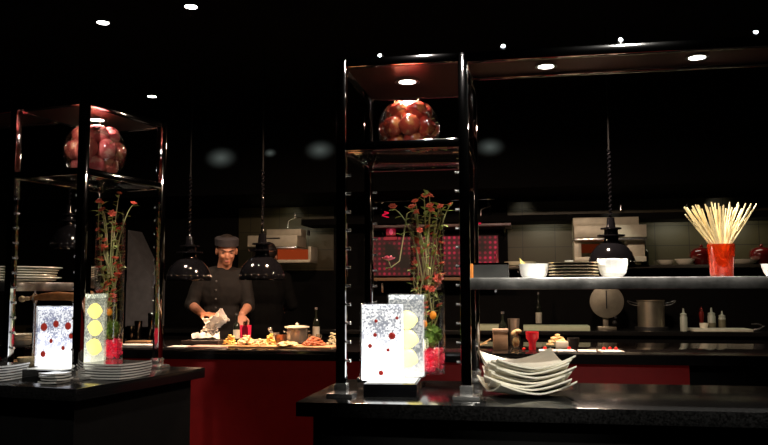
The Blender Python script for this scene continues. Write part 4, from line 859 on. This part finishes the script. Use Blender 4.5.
    if hat:
        h = BM(); lathe(h, [(.092, .050), (.094, .075), (.097, .092), (.097, .108), (.083, .119), (.0, .123)], n=36, cap=False)
        lathe(h, [(.092, .052), (.095, .052), (.096, .085), (.093, .085)], n=36, cap=False)
        for v in h.verts: v.co.y = v.co.y*1.12+.006; v.co.z += -.012*v.co.y/.1*-1 if False else .0
        bmesh.ops.transform(h, matrix=hr @ Matrix.Rotation(-.10, 4, 'X'), verts=h.verts); obj('skull_cap', h, mat('cap_cloth', (.02, .018, .022), .8), t)
    for s in (-1, 1):
        e = BM(); ball(e, hr @ V((s*.031, -.082, .010)), (.012, .007, .0055), 10, hr.to_3x3().to_4x4()); obj('eye', e, 'eye', t)
        e = BM(); tube(e, [hr @ V((s*.014, -.094, .028)), hr @ V((s*.032, -.092, .034)), hr @ V((s*.05, -.080, .027))], [.004, .0045, .003], 6); obj('eyebrow', e, 'hair', t)
    l = BM(); ball(l, hr @ V((0, -.098, -.055)), (.021, .006, .006), 10, hr.to_3x3().to_4x4()); obj('lips', l, 'lip', t)
    return t
cq = P_(222, 3.33, .9); cpos = Vector((cq.x, cq.y, 0))
CZ = .155
chef = person('chef in black jacket and black skull cap, looking down at the counter', cpos, .06, True,
    [((-.165, -.01, 1.395), (-.245, -.03, 1.17), (-.115, -.27, 1.105), (-.03, -.34, 1.10)), ((.165, -.01, 1.395), (.215, -.04, 1.16), (.19, -.26, 1.10), (.185, -.33, 1.02))], (.035, -.055, .30, .22, .0))
chef.scale = (1.0,)*3
# cloth held in the chef's hand
hp = chef.location + Vector((.02, -.36, 1.06))
bm = cloth_bm(.17, .12, .10, 7.7)
o = tag(obj('white_cloth', bm, 'cloth', None, hp + Vector((.02, -.02, -.02))), 'white cloth held in the chef\'s right hand', 'cloth'); o.rotation_euler = (.9, -.5, .3)
bm = cloth_bm(.11, .07, .05, 1.7); o = tag(obj('paper_towel', bm, 'cloth', None, hp + Vector((-.03, -.05, -.085))), 'white paper hanging below the chef\'s cloth', 'paper'); o.rotation_euler = (1.1, .4, 0)
lathe_item('steel_shaker', 'dark bottle gripped in the chef\'s left hand', 'bottle', 245, 2.98, zt+.02, [(3, 0), (3, 10), (2, 13), (2, 17), (0, 17)], 'smoke')
pq = P_(267, 4.32, .9)
person('second cook in black with dark hair, back turned, before the orange grill', Vector((pq.x, pq.y, 0)), PI+.25, False,
    [((-.165, -.01, 1.395), (-.24, -.02, 1.15), (-.16, -.26, 1.10), (-.14, -.34, 1.08)), ((.165, -.01, 1.395), (.24, -.02, 1.15), (.16, -.26, 1.10), (.14, -.34, 1.08))], (0, -.01, .05, 0, 0), hands=False)
# ---------------------------------------------------------------- lights
lamp('SPOT', 'chef_key', R(-1.15, 1.9, 2.9), 50, (1, .6, .36), chef.location + Vector((0, -.1, 1.35)), .08, 34, .6)
for q, e in zip(HL[:3], (25, 45, 35)):
    lamp('SPOT', 'heat_spot', q + Vector((0, 0, .03)), e, (1, .58, .32), q - Vector((0, 0, 1)), .05, 105, .6)
lamp('AREA', 'counter_fill', R(-.6, 2.25, 2.4), 45, (1, .62, .4), R(-.6, 2.45, .9), .15, sy=.15)
lamp('AREA', 'counter_fill', R(1.0, 2.25, 2.4), 50, (1, .75, .58), R(1.0, 2.4, .9), .15, sy=.15)
for px, e in ((285, .6), (545, .75), (612, .6), (680, .8), (745, .8)):
    q = P_(px, 5.2, 1.93); lamp('AREA', 'wall_wash', q, e, (1, .93, .66), P_(px, 5.5, 1.5), .3, sy=.04)
for px, e in ((620, 7), (720, 9), (545, 6)):
    q = P_(px, 4.6, 2.18); lamp('SPOT', 'worktop_spot', q, e, (1, .95, .78), P_(px, 4.98, 1.0), .03, 60, .7)
for e, pw in ((290, 1.0), (522, .6), (610, 3.2), (719, .8)):
    lamp('SPOT', 'pool_spot', P_(e, 5.0 if pw > 3 else 5.22, 2.19), pw, (1, .93, .7), P_(e, 5.55 if pw < 3 else 5.2, 2.08 if pw < 3 else 1.9), .02, 55, .9)
lamp('SPOT', 'unseen_front_spot', R(.3, -1.5, 2.98), 115, (1, .9, .84), R(.235, .2, 1.88), .05, 16, .5)  # unseen spot added to light the right apple bowl evenly
lamp('SPOT', 'unseen_front_spot', R(1.1, -1.6, 2.98), 260, (1, .95, .86), R(.95, .15, 1.15), .05, 44, .6)
lamp('SPOT', 'unseen_front_spot', R(-.9, -1.3, 2.98), 300, (1, .9, .86), BW2 + Vector((0, 0, .1)), .05, 14, .5)  # unseen spot added for the apples in the left bowl
lamp('SPOT', 'unseen_front_spot', R(-.3, -1.3, 2.98), 130, (1, .93, .84), Lp(.1, .2, 1.0), .05, 30, .6)  # brightens the left blocks and plates; added, without a fixture

lamp('SPOT', 'unseen_front_spot', R(.6, -1.4, 2.98), 110, (1, .95, .85), VB + Vector((0, 0, .42)), .04, 13, .5)  # added out of view to brighten the right vase flowers

lamp('SPOT', 'unseen_front_spot', R(.75, -2.2, 2.6), 90, (1, .96, .86), R(.70, .15, .95), .06, 16, .6)  # extra low lamp added in front, unseen, for the stacked plates

lamp('AREA', 'counter_fill', R(-1.85, 2.2, 2.4), 18, (1, .75, .55), R(-1.75, 2.45, .9), .15, sy=.15)  # unseen lamp added to brighten the napkin at the counter's left
lamp('SPOT', 'unseen_front_spot', R(-.75, -1.3, 2.98), 150, (1, .93, .82), VL + Vector((0, 0, .42)), .04, 11, .5)  # added out of view to lift the left blossoms
